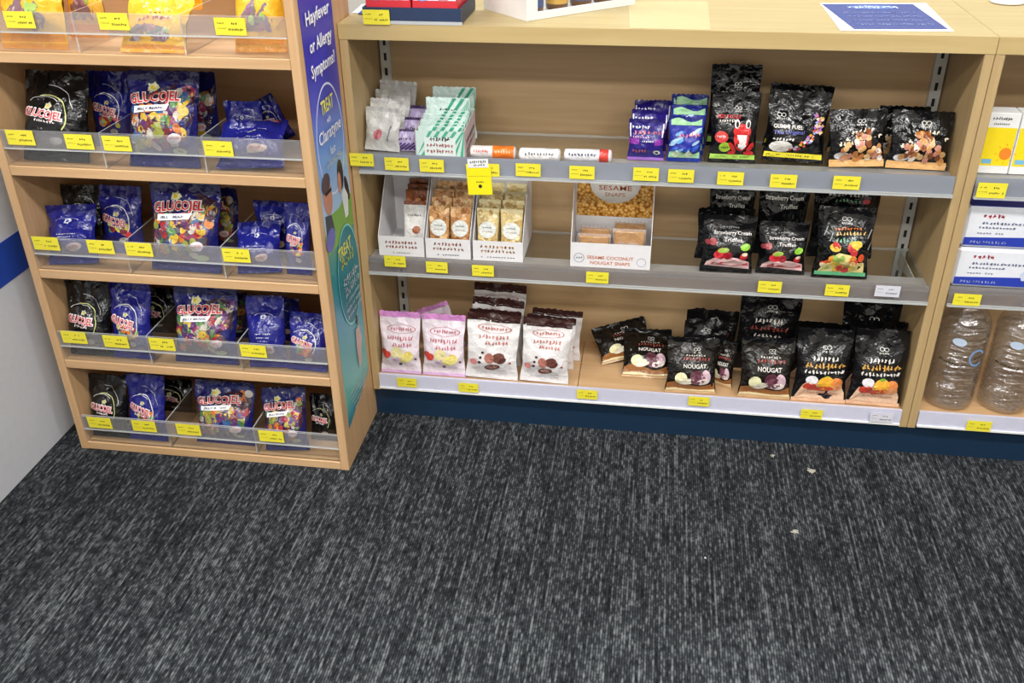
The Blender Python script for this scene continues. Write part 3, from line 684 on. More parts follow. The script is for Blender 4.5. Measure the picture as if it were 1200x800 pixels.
def art_pink(b, seed):
    F = film('ecdfe8', .3); b.skin(F, film('d58fcc', .3), film('d9b2dc', .3)); w, h, S_ = b.w, b.h, b.S
    mb = b.part('title'); rd_ = film('c06a74', .3)
    d_arc(mb, S_, .05*w, .74*h, .36*w, .065*h, .012*w*2, rd_, off=.002, n=24); d_marks(mb, S_, .05*w, .74*h, .54*w, .055*h, rd_, 9, 3, 0, .002)
    d_marks(mb, S_, .02*w, .60*h, .68*w, .065*h, rd_, 10, 4, 0, .002); d_marks(mb, S_, .08*w, .50*h, .5*w, .065*h, rd_, 7, 5, 0, .002)
    mb = b.part('picture')
    for a, z, rx, ry, c in ((-.05, .38, .16, .1, 'f0e2a8'), (.18, .30, .2, .08, 'f4e68c'), (.24, .35, .1, .06, 'ecd070'), (-.32, .34, .11, .06, 'd84a3e'), (-.4, .38, .08, .05, 'c8403a'), (-.05, .27, .14, .04, 'd8b8d8'), (.02, .18, .05, .025, '2c2c26'), (.42, .27, .03, .02, '7a4a58')):
        d_ell(mb, S_, a*w, z*h, rx*w, ry*h, film(c, .3), .3, .002)
def art_choc(b, seed):
    F = film('e8e4e4', .3); b.skin(F, film('3a1f1c', .3), F); w, h, S_ = b.w, b.h, b.S
    mb = b.part('title'); rd_ = film('c0706a', .3)
    d_rect(mb, S_, -.5*w, .885*h, .5*w, .912*h, film('3a1f1c', .3), .001, 10, 1)
    d_arc(mb, S_, .03*w, .79*h, .33*w, .06*h, .012*w*2, rd_, off=.002, n=24); d_marks(mb, S_, .03*w, .79*h, .5*w, .05*h, rd_, 9, 3, 0, .002)
    d_marks(mb, S_, .02*w, .67*h, .6*w, .055*h, rd_, 9, 4, 0, .002); d_marks(mb, S_, .08*w, .59*h, .46*w, .055*h, rd_, 7, 5, 0, .002)
    mb = b.part('picture')
    for a, z, rx, ry, c in ((.02, .22, .16, .055, '6b3a30'), (.02, .23, .11, .03, 'b98a7c'), (-.04, .36, .1, .08, 'b8786a'), (.14, .38, .13, .07, '6d4238'), (.2, .34, .1, .05, '55302a'), (-.22, .36, .03, .02, '4a2a26'), (-.24, .29, .04, .02, '4a2a26'), (-.18, .44, .03, .02, '4a2a26'), (-.37, .28, .08, .045, 'd88a86'), (.38, .30, .03, .015, 'a04a50')):
        d_ell(mb, S_, a*w, z*h, rx*w, ry*h, film(c, .3), .2, .002)
    d_marks(mb, S_, 0, .10*h, .6*w, .018*h, film('8a96aa', .3), 14, 7, 0, .0016)
def art_grey(b, seed):
    F = film('c3c2be', .35); b.skin(F, film('b4b3b0', .35)); w, h, S_ = b.w, b.h, b.S
    mb = b.part('print'); d_ell(mb, S_, -.12*w, .38*h, .16*w, .10*h, film('c9737a', .35), 1, .0015); d_marks(mb, S_, -.12*w, .4*h, .3*w, .06*h, film('5a2a33', .35), 5, seed, 1.2, .0024)
    d_marks(mb, S_, .22*w, .42*h, .4*h, .05*w, film('3a3a3e', .35), 10, seed+2, 1.35, .0015)
def art_purple(b, seed):
    F = film('b5a6cc', .3); b.skin(F, film('4a3860', .3)); w, h, S_ = b.w, b.h, b.S
    mb = b.part('stripes'); pu = film('5b3c8c', .3)
    for i in range(-3, 6): d_line(mb, S_, ((-.46+.2*i)*w if i > 0 else -.46*w, .06*h if i > 0 else (.06-.16*i)*h), (min(.46, -.46+.2*i+.5)*w, (.06+(.5 if -.46+.2*i+.5 < .46 else .92-.2*i)*.7)*h), .07*w, pu, .001, 4)
    d_marks(b.part('title'), S_, 0, .6*h, .6*w, .14*h, film('3a2450', .3), 6, seed, 0, .002)
def art_lolly(b, seed):
    F = film('2a1f7c', .25); b.skin(F, film('241a66', .25), film('9a6ac0', .3)); w, h, S_ = b.w, b.h, b.S
    wt = film('eceaf4', .3)
    mb = b.part('title'); d_marks(mb, S_, -.16*w, .82*h, .5*w, .07*h, wt, 6, 3, 0, .002); d_marks(mb, S_, -.12*w, .69*h, .5*w, .1*h, film('d8788a', .3), 4, 4, 0, .002); d_marks(mb, S_, .32*w, .69*h, .28*w, .07*h, film('d8605a', .3), 4, 5, 0, .002); d_marks(mb, S_, -.16*w, .59*h, .5*w, .05*h, film('d8a0d0', .3), 7, 6, 0, .002); d_marks(mb, S_, .05*w, .50*h, .36*w, .045*h, wt, 6, 7, 0, .0026)
    mb = b.part('picture'); pu = film('8a35a4', .3); d_rect(mb, S_, -.5*w, .42*h, -.2*w, .55*h, pu, .0012, 4, 2); d_rect(mb, S_, .25*w, .40*h, .5*w, .54*h, pu, .0012, 4, 2)
    d_marks(mb, S_, -.14*w, .26*h, .5*w, .1*h, film('cf6a72', .3), 6, 8, 0, .002); d_ell(mb, S_, .32*w, .22*h, .1*w, .06*h, wt, 0, .002); d_ell(mb, S_, .32*w, .215*h, .05*w, .03*h, DARK, 0, .0028)
    for s_ in (-.47, .44): d_rect(mb, S_, s_*w, .58*h, (s_+.035)*w, .9*h, wt, .0014, 1, 4)
def art_mint(b, seed):
    F = film('2a34a0', .25); b.skin(F, film('1c2478', .25), film('1a2f8a', .25)); w, h, S_ = b.w, b.h, b.S
    mb = b.part('picture'); rn = random.Random(seed); gr = film('a6d8a8', .3); lb = film('a8cbe8', .3); wt = film('e6ecf2', .3)
    d_rect(mb, S_, -.44*w, .82*h, .46*w, .93*h, gr, .0012, 8, 2, .004); d_rect(mb, S_, -.46*w, .09*h, .46*w, .22*h, gr, .0012, 8, 2, .004)
    for i in range(16): d_ell(mb, S_, rn.uniform(-.4, .4)*w, rn.uniform(.26, .8)*h, .13*w, .035*h, rn.choice([lb, wt, film('2f5cc8', .3), film('6fa8e0', .3)]), .5, .0016+.0001*i)
    for a in (-.25, .12): d_quad(mb, S_, [((a-.16)*w, .16*h), (a*w, .1*h), ((a+.16)*w, .18*h), (a*w, .3*h)], film('d8ecc8', .3), .0034)
    mb = b.part('title'); d_marks(mb, S_, .12*w, .62*h, .66*w, .09*h, film('d87a94', .3), 7, 5, .05, .004)

ART = dict(rainbow=art_rainbow, black=art_black, blue=art_blue, blueback=art_blueback, yellow=art_yellow, frog=art_frog, gems=art_gems, crunch=art_crunch,
    rasp=art_rasp, raspback=art_raspback, fruit=art_fruit, fruitback=art_fruitback, nougat=art_nougat, nougatback=art_nougatback, slice=art_slice,
    pink=art_pink, choc=art_choc, grey=art_grey, purple=art_purple, lolly=art_lolly, mint=art_mint)
_seed = [0]
def bag(kind, name, label, group, x0, x1, z, yb=None, yt=None, y=None, lean=8, roll=0, rz=0, t=None, h=None, wr=1.0, st=.09, sb=.05, cat='bag', lift=0, ymin=.006, xr=(-1.2+.0195, -.0195), wall=0):
    """x0..x1: photo span across; yb: photo row of the foot on the surface z (or y: its depth); yt: photo row of the top."""
    _seed[0] += 1; sd = _seed[0]
    xc = (x0+x1)/2
    if y is None: B = un(xc, yb, 2, z)
    else:
        B = un(xc, yt if yb is None else yb, 1, y); B.z = z
        # keep the middle of the bag under its photo column
        for _ in range(6):
            px, _py = proj((B.x, y, z+.06)); B.x += (xc-px)*(B-CAM).dot(FW)/FPX
    k = (B-CAM).dot(FW)/FPX
    w = (x1-x0)*k
    L_ = R(lean)
    if h is None:
        lo, hi = .02, .4
        for _ in range(30):
            mid = (lo+hi)/2
            py = proj((B.x, B.y+mid*math.sin(L_), z+mid*math.cos(L_)))[1]
            if py > yt: lo = mid
            else: hi = mid
        h = lo
    rl = R(roll); t = t or w*.34
    # keep the bag behind the front rail (or the tray's front wall) and between the panels or dividers
    if wall:
        need = max((t/2*sst(sb, sb+.26, v)+.010*wr*w/.1*.35) - h*v*math.sin(L_) for v in [q*.05 for q in range(21)] if h*v*math.cos(L_) < wall)
        ny = max(B.y, ymin+need+.001)
    else: ny = max(B.y, ymin+.004)
    nx = B.x
    if ny != B.y:
        px, _py = proj((B.x, B.y, z+.06)); B.y = ny
        for _ in range(6): q, _py = proj((B.x, ny, z+.06)); B.x += (px-q)*k
    if xr:
        half = w/2*math.cos(rl)+.0015; sh = h*math.sin(rl)
        lo, hi = xr[0]+half-min(0, sh), xr[1]-half-max(0, sh)
        if lo > hi: w = max(.03, (xr[1]-xr[0]-abs(sh))*.97); half = w/2; lo = hi = (xr[0]+xr[1]-sh)/2
        B.x = max(lo, min(hi, B.x))
    dz = w/2*abs(math.sin(rl))*math.cos(L_) + lift
    root = thing(name, label, cat, (B.x, B.y, z+dz+.0008), R(rz), group, L_, rl)
    b = Bag(w, h, t, sd*.731, st, sb, wr)
    ART[kind](b, sd); b.make(root)
    return root

# ------------------------------------------------------------------ sweets in the candy rack
G = 'jelly sweet bags in the candy rack'
DIV = (RX0+.0195, -1.6145, -1.6125, -1.4135, -1.4105, RX1-.0195)
def sweets(kind, label, x0, x1, z, c=None, **k):
    if c is None:
        P = un((x0+x1)/2, k.get('yb') or k['yt']+60, 1, k.get('y', -.19)); c = 0 if P.x < DIV[1] else 1 if P.x < DIV[3] else 2
    return bag(kind, 'sweet_bag', label, G, x0, x1, z, ymin=RY0+.008, xr=(DIV[2*c], DIV[2*c+1]), wall=.072, **{'wr': 1.0 if kind == 'rainbow' else 1.5, **k})
zA, zB, zC, zD, zE = (ROWS[k]+.0005 for k in 'ABCDE')
sweets('yellow', 'yellow sweet bag with a see-through window, leaning in the end compartment beside the white counter', 0, 84, zA, yb=60, h=.20, lean=16, t=.05)
sweets('yellow', 'orange-yellow sweet bag partly hidden behind the window-fronted yellow bag', 84, 132, zA, y=-.10, yb=42, h=.19, lean=10, t=.03)
sweets('yellow', 'short yellow sweet bag slumped flat in the middle compartment of the top tray', 138, 220, zA, yb=63, h=.105, lean=42, t=.035)
sweets('yellow', 'yellow sweet bag propped up behind the slumped yellow bag', 165, 238, zA, y=-.075, yb=30, h=.2, lean=12, t=.03, lift=.05)
sweets('yellow', 'yellow sweet bag with red lettering beside the poster end of the top shelf', 276, 338, zA, yb=62, h=.20, lean=20, rz=6, t=.045)
# second shelf
sweets('black', 'black sweet bag with a pale ring, alone at the end of the second shelf', 26, 108, zB, yb=190, yt=84, lean=22, t=.06, roll=1)
sweets('blue', 'navy sweet bag wedged between the black bag and the rainbow bag on the second shelf', 108, 158, zB, y=-.085, yt=84, lean=8, t=.03)
sweets('rainbow', 'big rainbow jelly bean bag on the second shelf of the rack', 150, 238, zB, yb=199, yt=86, lean=20, t=.06)
sweets('rainbow', 'rainbow jelly bean bag standing behind the big one on the second shelf', 176, 258, zB, y=-.075, yt=84, lean=6, t=.03)
sweets('blueback', 'blue sweet bag lying crumpled in front on the second shelf', 252, 334, zB, yb=203, h=.10, lean=50, roll=-4, t=.046, wr=2.0, lift=.005)
sweets('blueback', 'blue sweet bag standing behind the crumpled one on the second shelf', 256, 300, zB, y=-.11, yt=119, lean=8, t=.03)
sweets('blue', 'navy sweet bag tipped sideways against the poster end of the second shelf', 314, 346, zB, y=-.05, yt=118, lean=6, roll=-28, t=.022)
# third shelf
sweets('black', 'black sweet bag behind the slumped blue bag on the middle shelf', 66, 122, zC, y=-.10, yt=217, lean=8, t=.04)
sweets('blueback', 'blue sweet bag slumped over in front on the middle shelf', 50, 112, zC, yb=312, yt=243, lean=26, roll=-5, t=.05, wr=1.6)
sweets('blue', 'navy sweet bag beside the slumped blue bag on the middle shelf', 114, 166, zC, y=-.12, yt=218, lean=14, t=.04)
sweets('rainbow', 'big rainbow jelly bean bag on the middle shelf of the rack', 176, 262, zC, yb=321, yt=215, lean=20, roll=1, t=.06)
sweets('rainbow', 'rainbow jelly bean bag half hidden behind the big one on the middle shelf', 216, 282, zC, y=-.075, yt=220, lean=6, t=.03)
sweets('blueback', 'crumpled blue sweet bag at the front, poster end of the middle shelf', 278, 332, zC, yb=322, yt=262, lean=30, roll=-5, t=.045, wr=2)
sweets('blueback', 'blue sweet bag standing at the back, poster end of the middle shelf', 298, 344, zC, y=-.10, yt=236, lean=6, t=.025)
sweets('blue', 'narrow navy sweet bag pressed against the end panel of the middle shelf', 336, 366, zC, yb=322, yt=238, lean=14, t=.03)
# fourth shelf
sweets('black', 'black sweet bag with a pale ring on the second lowest shelf', 76, 131, zD, yb=420, yt=333, lean=16, t=.05)
sweets('blue', 'royal blue sweet bag beside the black bag on the second lowest shelf', 133, 184, zD, yb=423, yt=333, lean=16, t=.05)
sweets('black', 'dark sweet bag in the shadow behind the royal blue bag on the second lowest shelf', 158, 206, zD, y=-.075, yt=338, lean=6, t=.03)
sweets('rainbow', 'big rainbow jelly bean bag on the second lowest shelf', 204, 282, zD, yb=429, yt=340, lean=18, t=.055)
sweets('rainbow', 'rainbow jelly bean bag behind the big one on the second lowest shelf', 226, 292, zD, y=-.075, yt=342, lean=6, t=.03)
sweets('blueback', 'plump blue sweet bag next to the divider on the second lowest shelf', 287, 334, zD, yb=436, yt=352, lean=18, roll=-3, t=.05, wr=1.6)
sweets('blue', 'blue sweet bag against the end panel of the second lowest shelf', 337, 384, zD, yb=440, yt=372, lean=20, roll=2, t=.045, wr=1.4)
sweets('blueback', 'blue sweet bag at the back of the second lowest shelf by the poster', 306, 350, zD, y=-.075, yt=349, lean=6, t=.025)
# bottom shelf
sweets('black', 'black sweet bag with a pale ring on the bottom shelf', 103, 150, zE, yb=514, yt=441, lean=16, t=.045)
sweets('blue', 'royal blue sweet bag beside the black bag on the bottom shelf', 152, 199, zE, yb=519, yt=442, lean=16, t=.045)
sweets('black', 'dark sweet bag standing behind the royal blue bag on the bottom shelf', 176, 226, zE, y=-.075, yt=444, lean=6, t=.03)
sweets('rainbow', 'big rainbow jelly bean bag in the middle of the bottom shelf', 229, 302, zE, yb=520, yt=447, lean=18, t=.05)
sweets('rainbow', 'crooked rainbow jelly bean bag at the poster end of the bottom shelf', 309, 362, zE, yb=529, yt=456, lean=22, roll=-5, t=.05)
sweets('black', 'dark sweet bag squeezed against the end panel of the bottom shelf', 361, 394, zE, y=-.14, yt=462, lean=12, t=.03)

# ------------------------------------------------------------------ upper glass shelf
z = Z1+.0022
for i, (a0, b0, yt, yy, lab) in enumerate(((404, 446, 127, .035, 'grey foil sachet at the front of the fanned row'), (412, 454, 117, .07, 'grey foil sachet second in the fanned row'),
        (420, 462, 107, .105, 'grey foil sachet third in the fanned row'), (428, 472, 96, .14, 'grey foil sachet at the back of the fanned row'))):
    bag('grey', 'foil_sachet', lab, 'grey foil sachets', a0, b0, z, y=yy, yt=yt, lean=14, t=.016, roll=3, cat='sachet')
for i, (a0, b0, yt, yy, lab) in enumerate(((461, 487, 152, .045, 'purple striped packet in front beside the grey sachets'), (469, 494, 138, .085, 'purple striped packet second in its row'), (476, 501, 124, .125, 'purple striped packet at the back of its row'))):
    bag('purple', 'snack_packet', lab, 'purple striped packets', a0, b0, z, y=yy, yt=yt, lean=8, t=.018, cat='packet')
# green striped carton with bars
GRN = plain('4fae8c', .45); GLT = plain('cfe4dc', .5); PKR = plain('c26a72', .5)
def stripes(mb, S, a0, b0, a1, b1, m, n, off=.0006):
    w, h = a1-a0, b1-b0
    for i in range(n):
        p = a0 + w*(i-.6)/(n-1); q = w/(n-1)*.42; sh = h*.7
        def cl(x): return max(a0, min(a1, x))
        pts = [(cl(p), b0), (cl(p+q), b0), (cl(p+q+sh), b1), (cl(p+sh), b1)]
        d_quad(mb, S, pts, m, off, 1)
P = un(516, 187, 2, z); gx, gy = P.x, max(P.y, .005); gw = 58*(P-CAM).dot(FW)/FPX
t = thing('bar_carton', 'green striped open carton of snack bars on the upper shelf', 'carton', (gx, gy, z))
mb = MB(); mb.box((-gw/2, 0, 0), (gw/2, .0012, .058), GLT); mb.box((-gw/2, .118, 0), (gw/2, .1192, .07), GLT); mb.box((-gw/2, 0, 0), (gw/2, .1192, .0012), GLT)
for s_ in (-1, 1): mb.prism([(.0, 0), (.1192, 0), (.1192, .07), (0, .058)], 'x', s_*gw/2-.0006, s_*gw/2+.0006, plain('d9c8cc', .5))
mb.build('carton_body', t, True)
mb = MB(); S = s_front(0); stripes(mb, S, -gw/2, .002, gw/2, .058, GRN, 7); d_rect(mb, S, -gw*.32, .006, gw*.32, .045, plain('dfeae6', .5), .0009, 1, 1)
d_marks(mb, S, 0, .042, gw*.42, .010, INK, 7, 1, 0, .0014); d_marks(mb, S, 0, .029, gw*.55, .008, PKR, 9, 2, 0, .0014); d_marks(mb, S, 0, .017, gw*.55, .008, PKR, 9, 3, 0, .0014)
S2 = s_right(gw/2+.0006); d_marks(mb, S2, .06, .035, .09, .012, plain('5a4a50', .5), 10, 4, .1, .0006); d_marks(mb, S2, .06, .018, .09, .010, PKR, 10, 5, .1, .0006)
mb.build('carton_print', t)
GF = film('d6ebe4', .3); GS = film('46a886', .3)
for i in range(8):
    yy = gy+.010+.0128*i if i < 7 else gy+.136
    hh = (.062+.0026*i) if i < 6 else (.098 if i == 6 else .108)
    t = thing('snack_bar', 'green and white striped snack bar, number %s in its carton counting from the front' % ['one', 'two', 'three', 'four', 'five', 'six', 'seven', 'eight'][i] if i < 7 else 'green and white striped snack bar standing behind the striped carton', 'snack bar', (gx+(.004 if i == 7 else .001*(i % 2)), yy, z+.0018 if i < 7 else z+.0008), 0, 'green striped snack bars', R(3 if i < 7 else 2))
    b = Bag(gw*.92, hh, .0085, i+.37, .1, .06, .35); b.skin(GF)
    stripes(b.part('stripes'), b.S, -gw*.45, hh*.02, gw*.45, hh*.99, GS, 6, .0014)
    if i in (0, 6): d_marks(b.part('title'), b.S, 0, hh*.72, gw*.4, hh*.14, INK, 6, i, 0, .002)
    b.make(t)
# rolls of sweets
def sweet_roll(px0, px1, py, cols, label):
    r = .0125
    P = un((px0+px1)/2, py, 2, z+r); k = (P-CAM).dot(FW)/FPX; L_ = (px1-px0)*k
    t = thing('sweet_roll', label, 'sweet roll', (P.x, P.y, z), R(1), 'rolls of sweets')
    def rot(mb): mb.v = [(v[2]-L_/2, v[1], v[0]+r) for v in mb.v]
    mb = MB(); mb.lathe([(r*.5, .0), (r*.95, .002), (r, .006), (r, L_-.006), (r*.95, L_-.002), (r*.5, L_)], (0, 0, 0), film(cols[0], .35), 18); rot(mb); mb.build('wrapper', t, True)
    mb = MB(); a, c = cols[2]; mb.lathe([(r+.0004, L_*a), (r+.0004, L_*c)], (0, 0, 0), film(cols[1], .35), 18, False); rot(mb); mb.build('colour_band', t)
    mb = MB(); S_ = lambda A, B, off: (A, -(r+off)*math.sin(B/r), r+(r+off)*math.cos(B/r))
    for q, (c0, c1, n, cc) in enumerate(cols[3]): d_marks(mb, S_, -L_/2+L_*(c0+c1)/2, r*1.2, L_*(c1-c0), r*.5, film(cc, .4), n, q, math.pi, .0008)
    mb.build('lettering', t)
sweet_roll(551, 605, 178, ('e3dcda', 'ee7a28', (.5, .96), ((.08, .42, 7, 'd0605a'), (.55, .9, 6, 'f0c090'))), 'roll of sweets with an orange half, behind the hanging yellow tag')
sweet_roll(608, 657, 181, ('e6e2e6', 'f0ecec', (.06, .94), ((.15, .85, 10, '4a4a52'),)), 'plain white roll of sweets in the middle of the three rolls')
sweet_roll(661, 717, 182, ('e8e6ea', 'd8463e', (.74, .93), ((.08, .68, 9, '33405e'),)), 'white roll of sweets with a red end')
# bagged lollies
for (k, a0, b0, yb, yt, yy, lab) in (('lolly', 737, 779, None, 140, .045, 'purple lolly pack at the front of its row'), ('lolly', 740, 782, None, 129, .085, 'purple lolly pack second in its row'), ('lolly', 743, 785, None, 118, .125, 'purple lolly pack at the back of its row'),
        ('mint', 784, 823, None, 137, .045, 'blue and green lolly pack at the front of its row'), ('mint', 786, 826, None, 124, .09, 'blue and green lolly pack second in its row'), ('mint', 786, 828, None, 111, .13, 'blue and green lolly pack at the back of its row')):
    bag(k, 'lolly_pack', lab, 'small lolly packs', a0, b0, z, y=yy, yt=yt, lean=5, t=.026, cat='packet', sb=.07)
GB = 'black confectionery bags'
def cb(kind, label, *a, **k): return bag(kind, 'confectionery_bag', label, GB, *a, **k)
cb('frog', 'black bag printed with a red frog, standing in front', 829, 884, z, yb=191, yt=108, lean=10, t=.036)
cb('frog', 'tall black bag standing behind the red frog bag', 830, 886, z, y=.15, yt=76, lean=2, t=.03)
cb('gems', 'black bag printed with a stream of coloured gems, yellow stripe below', 892, 962, z, yb=191, yt=108, lean=12, roll=2, t=.04)
cb('gems', 'black bag peeking out behind the coloured gems bag', 898, 968, z, y=.15, yt=101, lean=2, roll=2, t=.03)
cb('crunch', 'black caramel nut bag tilted to one side, beside the gems bag', 970, 1034, z, yb=197, yt=130, lean=14, roll=-3, t=.036, sb=.09)
cb('crunch', 'dark nut bag mostly hidden between the gems bag and the tilted nut bag', 974, 1022, z, y=.14, yt=133, lean=2, t=.025)
cb('crunch', 'black caramel nut bag by the steel upright at the end of the upper shelf', 1040, 1110, z, yb=199, yt=131, lean=12, roll=1, t=.036, sb=.09)
cb('crunch', 'shiny black nut bag behind the one at the end of the upper shelf', 1030, 1086, z, y=.14, yt=125, lean=2, t=.025)

# ------------------------------------------------------------------ lower glass shelf
z = Z2+.0022
SILV = film('d9dbd6', .25); WF = film('e8e6e2', .3)
def display_carton(px0, px1, py, label, front, back, depth, print_fn, name='display_carton'):
    P = un((px0+px1)/2, py, 2, z); P.y = max(P.y, .004); k = (P-CAM).dot(FW)/FPX; w = (px1-px0)*k
    t = thing(name, label, 'carton', (P.x, P.y, z), 0, 'open white display cartons')
    c = .0012
    mb = MB(); mb.box((-w/2, 0, 0), (w/2, depth, c), CARD); mb.build('bottom', t)
    mb = MB(); mb.box((-w/2, 0, c), (w/2, c, front), CARD); f = mb.build('front_panel', t)
    mb = MB(); mb.box((-w/2+c, depth-c, c), (w/2-c, depth, back), CARD); bk = mb.build('back_panel', t)
    for s_ in (-1, 1):
        x = s_*w/2; mb = MB(); mb.prism([(c, c), (depth, c), (depth, back), (depth*.62, back), (c, front)], 'x', x if s_ < 0 else x-c, x+c if s_ < 0 else x, CARD); mb.build('side_panel', t, True)
    print_fn(f, bk, w, front, back, depth)
    return P, w
def lines(spec):
    def fn(f, bk, w, front, back, depth):
        mb = MB(); S_ = s_front(0)
        for i, (v, ww, hh, n, c) in enumerate(spec): d_marks(mb, S_, 0, v*front, ww*w, hh*front, plain(c, .5), n, 40+i, 0, .0006)
        mb.build('print', f)
    return fn
def bar(x, y, w, h, style, label, lean=10, zz=0):
    t = thing('snack_bar', label, 'snack bar', (x, y, z+.0015+zz), 0, 'wrapped nut bars', R(lean))
    b = Bag(w, h, .014, x*31+y*17, .07, .05, .5)
    if style == 'white':
        b.skin(WF, film('8a4a2e', .3)); d_ell(b.part('picture'), b.S, .12*w, .42*h, .2*w, .08*h, film('a8623c', .3), .3, .0016); d_marks(b.part('title'), b.S, 0, .72*h, .6*w, .05*h, film('7a7672', .3), 7, 3, 0, .0016)
    elif style == 'brown': b.skin(film('7a3f24', .3), film('8a5030', .3)); beans(b, -.4*w, .3*h, .4*w, .95*h, 26, int(x*999), .12*w, 'nuts', ['8a4a2a', 'a86438', '6a341c', 'c08050'])
    else:
        c = ['c8935a', 'e0b07c', '9a6236', 'efcf9c', 'b07848'] if style == 'nut' else ['d8c088', 'efe0b0', 'b89858', 'e6cf90', 'c9a868']
        b.skin(film(c[0], .25), film(c[1], .25)); beans(b, -.42*w, .08*h, .42*w, .97*h, 60, int(x*999+y*99), .11*w, 'nuts', c)
        d_ell(b.part('label'), b.S, 0, .57*h, .42*w, .17*h, SILV, .1, .0026, 18, 3); d_marks(b.part('label'), b.S, 0, .62*h, .4*w, .035*h, plain('6a7a78', .5), 6, 2, 0, .0036); d_marks(b.part('label'), b.S, 0, .54*h, .5*w, .03*h, plain('a08a88', .5), 7, 5, 0, .0036)
    b.make(t)
WORDS = ['front', 'second', 'third', 'fourth', 'rear']
sp1 = ((.70, .7, .16, 10, 'b0504c'), (.48, .72, .14, 10, 'b0504c'), (.18, .4, .07, 9, '9aa0b4'))
sp2 = ((.74, .62, .17, 8, 'b06a66'), (.5, .72, .15, 9, 'c09088'), (.2, .5, .08, 9, '7a80a0'))
sp3 = ((.72, .7, .15, 9, 'd09a68'), (.5, .72, .15, 10, 'c89a78'), (.2, .7, .07, 12, '7a80a0'))
P, w = display_carton(444, 498, 300, 'white display carton nearly empty, with one white bar, beside the candy rack', .046, .155, .15, lines(sp1))
bar(P.x+w*.2, P.y+.035, w*.5, .105, 'white', 'white snack bar alone in the nearly empty carton', 18)
for i in range(3): bar(P.x+w*.2, P.y+.075+.018*i, w*.52, .118+.006*i, 'brown', 'brown nut bar behind the lone white bar, %s of its three' % ['front', 'middle', 'rear'][i], 8)
P, w = display_carton(499, 552, 303, 'white display carton of tan nut bars in the middle of the three cartons', .046, .155, .15, lines(sp2))
for cx in (-.24, .24):
    for i in range(4): bar(P.x+w*cx, P.y+.018+.026*i, w*.46, .105+.009*i, 'nut', 'tan nut bar with oval silver label, %s of the %s row, middle carton' % (WORDS[i], 'inner' if cx < 0 else 'outer'), 12)
P, w = display_carton(554, 613, 306, 'white display carton of pale nut bars nearest the sesame carton', .046, .16, .15, lines(sp3))
for cx in (-.24, .24):
    for i in range(4): bar(P.x+w*cx, P.y+.018+.026*i, w*.44, .105+.009*i, 'pale', 'pale nut bar with silver label, %s of the %s row, carton nearest the sesame' % (WORDS[i], 'inner' if cx < 0 else 'outer'), 12)
def sesame_print(f, bk, w, front, back, depth):
    mb = MB(); S_ = s_front(0); oc = plain('c86a3a', .5)
    d_text(mb, S_, 'SESAME COCONUT', 0, front*.42, w*.58, front*.14, oc, 0, .0006, .01); d_text(mb, S_, 'NOUGAT SNAPS', 0, front*.2, w*.5, front*.14, oc, 0, .0006, .01)
    d_arc(mb, S_, -w*.39, front*.38, .011, .011, .0012, plain('8a90a0', .5), off=.0006); d_arc(mb, S_, w*.39, front*.3, .010, .010, .0012, plain('a8aec0', .5), off=.0006)
    d_marks(mb, S_, -w*.39, front*.38, .013, .005, plain('6a7080', .5), 3, 2, 0, .0006)
    mb.build('print', f)
    mb = MB(); S_ = s_front(depth-.0012)
    d_rect(mb, S_, -w/2+.002, .068, w/2-.002, back, SESAME, .0006, 1, 1); d_ell(mb, S_, 0, .149, w*.33, .050, plain('dcd8d2', .5), 0, .0010, 28)
    d_text(mb, S_, 'SESAME', 0, .134, w*.42, .011, plain('a8563a', .5), 0, .0014, .01); d_text(mb, S_, 'SNAPS', 0, .119, w*.26, .009, plain('b8806a', .5), 0, .0014, .01)
    mb.build('header_print', bk)
P, w = display_carton(668, 761, 314, 'white carton of sesame snaps with a golden seed-printed header', .055, .19, .12, sesame_print, 'sesame_carton')
for i, (cx, h_) in enumerate(((-.22, .060), (.22, .074))):
    for j in range(2):
        t = thing('sesame_snap', 'clear-wrapped golden sesame snap, %s of the %s pile' % (['front', 'rear'][j], ['short', 'tall'][i]), 'snack bar', (P.x+w*cx, P.y+.03+.04*j, z+.0015), 0, 'sesame snaps in the carton', R(4))
        mb = MB(); mb.bbox((-w*.19, -.006, .004), (w*.19, .006, h_-.004), film('b98f64', .35), .002); mb.build('snack_slab', t)
        b = Bag(w*.42, h_, .018, i+j*3.3, .05, .05, .5); b.skin(clear('wrap', (.95, .93, .92), .38, .12, (.75, .66, .6))); b.make(t)
cb('rasp', 'black strawberry truffle bag at the front beside the sesame carton', 820, 880, z, yb=319, yt=252, lean=8, t=.034)
cb('raspback', 'black truffle bag standing behind the one beside the sesame carton', 829, 881, z, y=.13, yt=206, lean=2, t=.028)
cb('raspback', 'crinkled black bag between the two truffle bags next to the sesame carton', 817, 881, z, y=.09, yt=244, lean=2, t=.02, wr=1.8)
cb('rasp', 'black strawberry truffle bag at the front between truffle and fruit bags', 885, 941, z, yb=321, yt=260, lean=8, t=.034)
cb('raspback', 'black truffle bag standing at the back next to the fruit bags', 886, 943, z, y=.13, yt=206, lean=2, t=.028)
cb('fruit', 'black fruit lolly bag with a heap of yellow fruit and green stripe', 951, 1014, z, yb=326, yt=243, lean=8, t=.04)
cb('fruitback', 'black fruit lolly bag standing behind the one with the green stripe', 950, 1024, z, y=.13, yt=208, lean=2, t=.03)

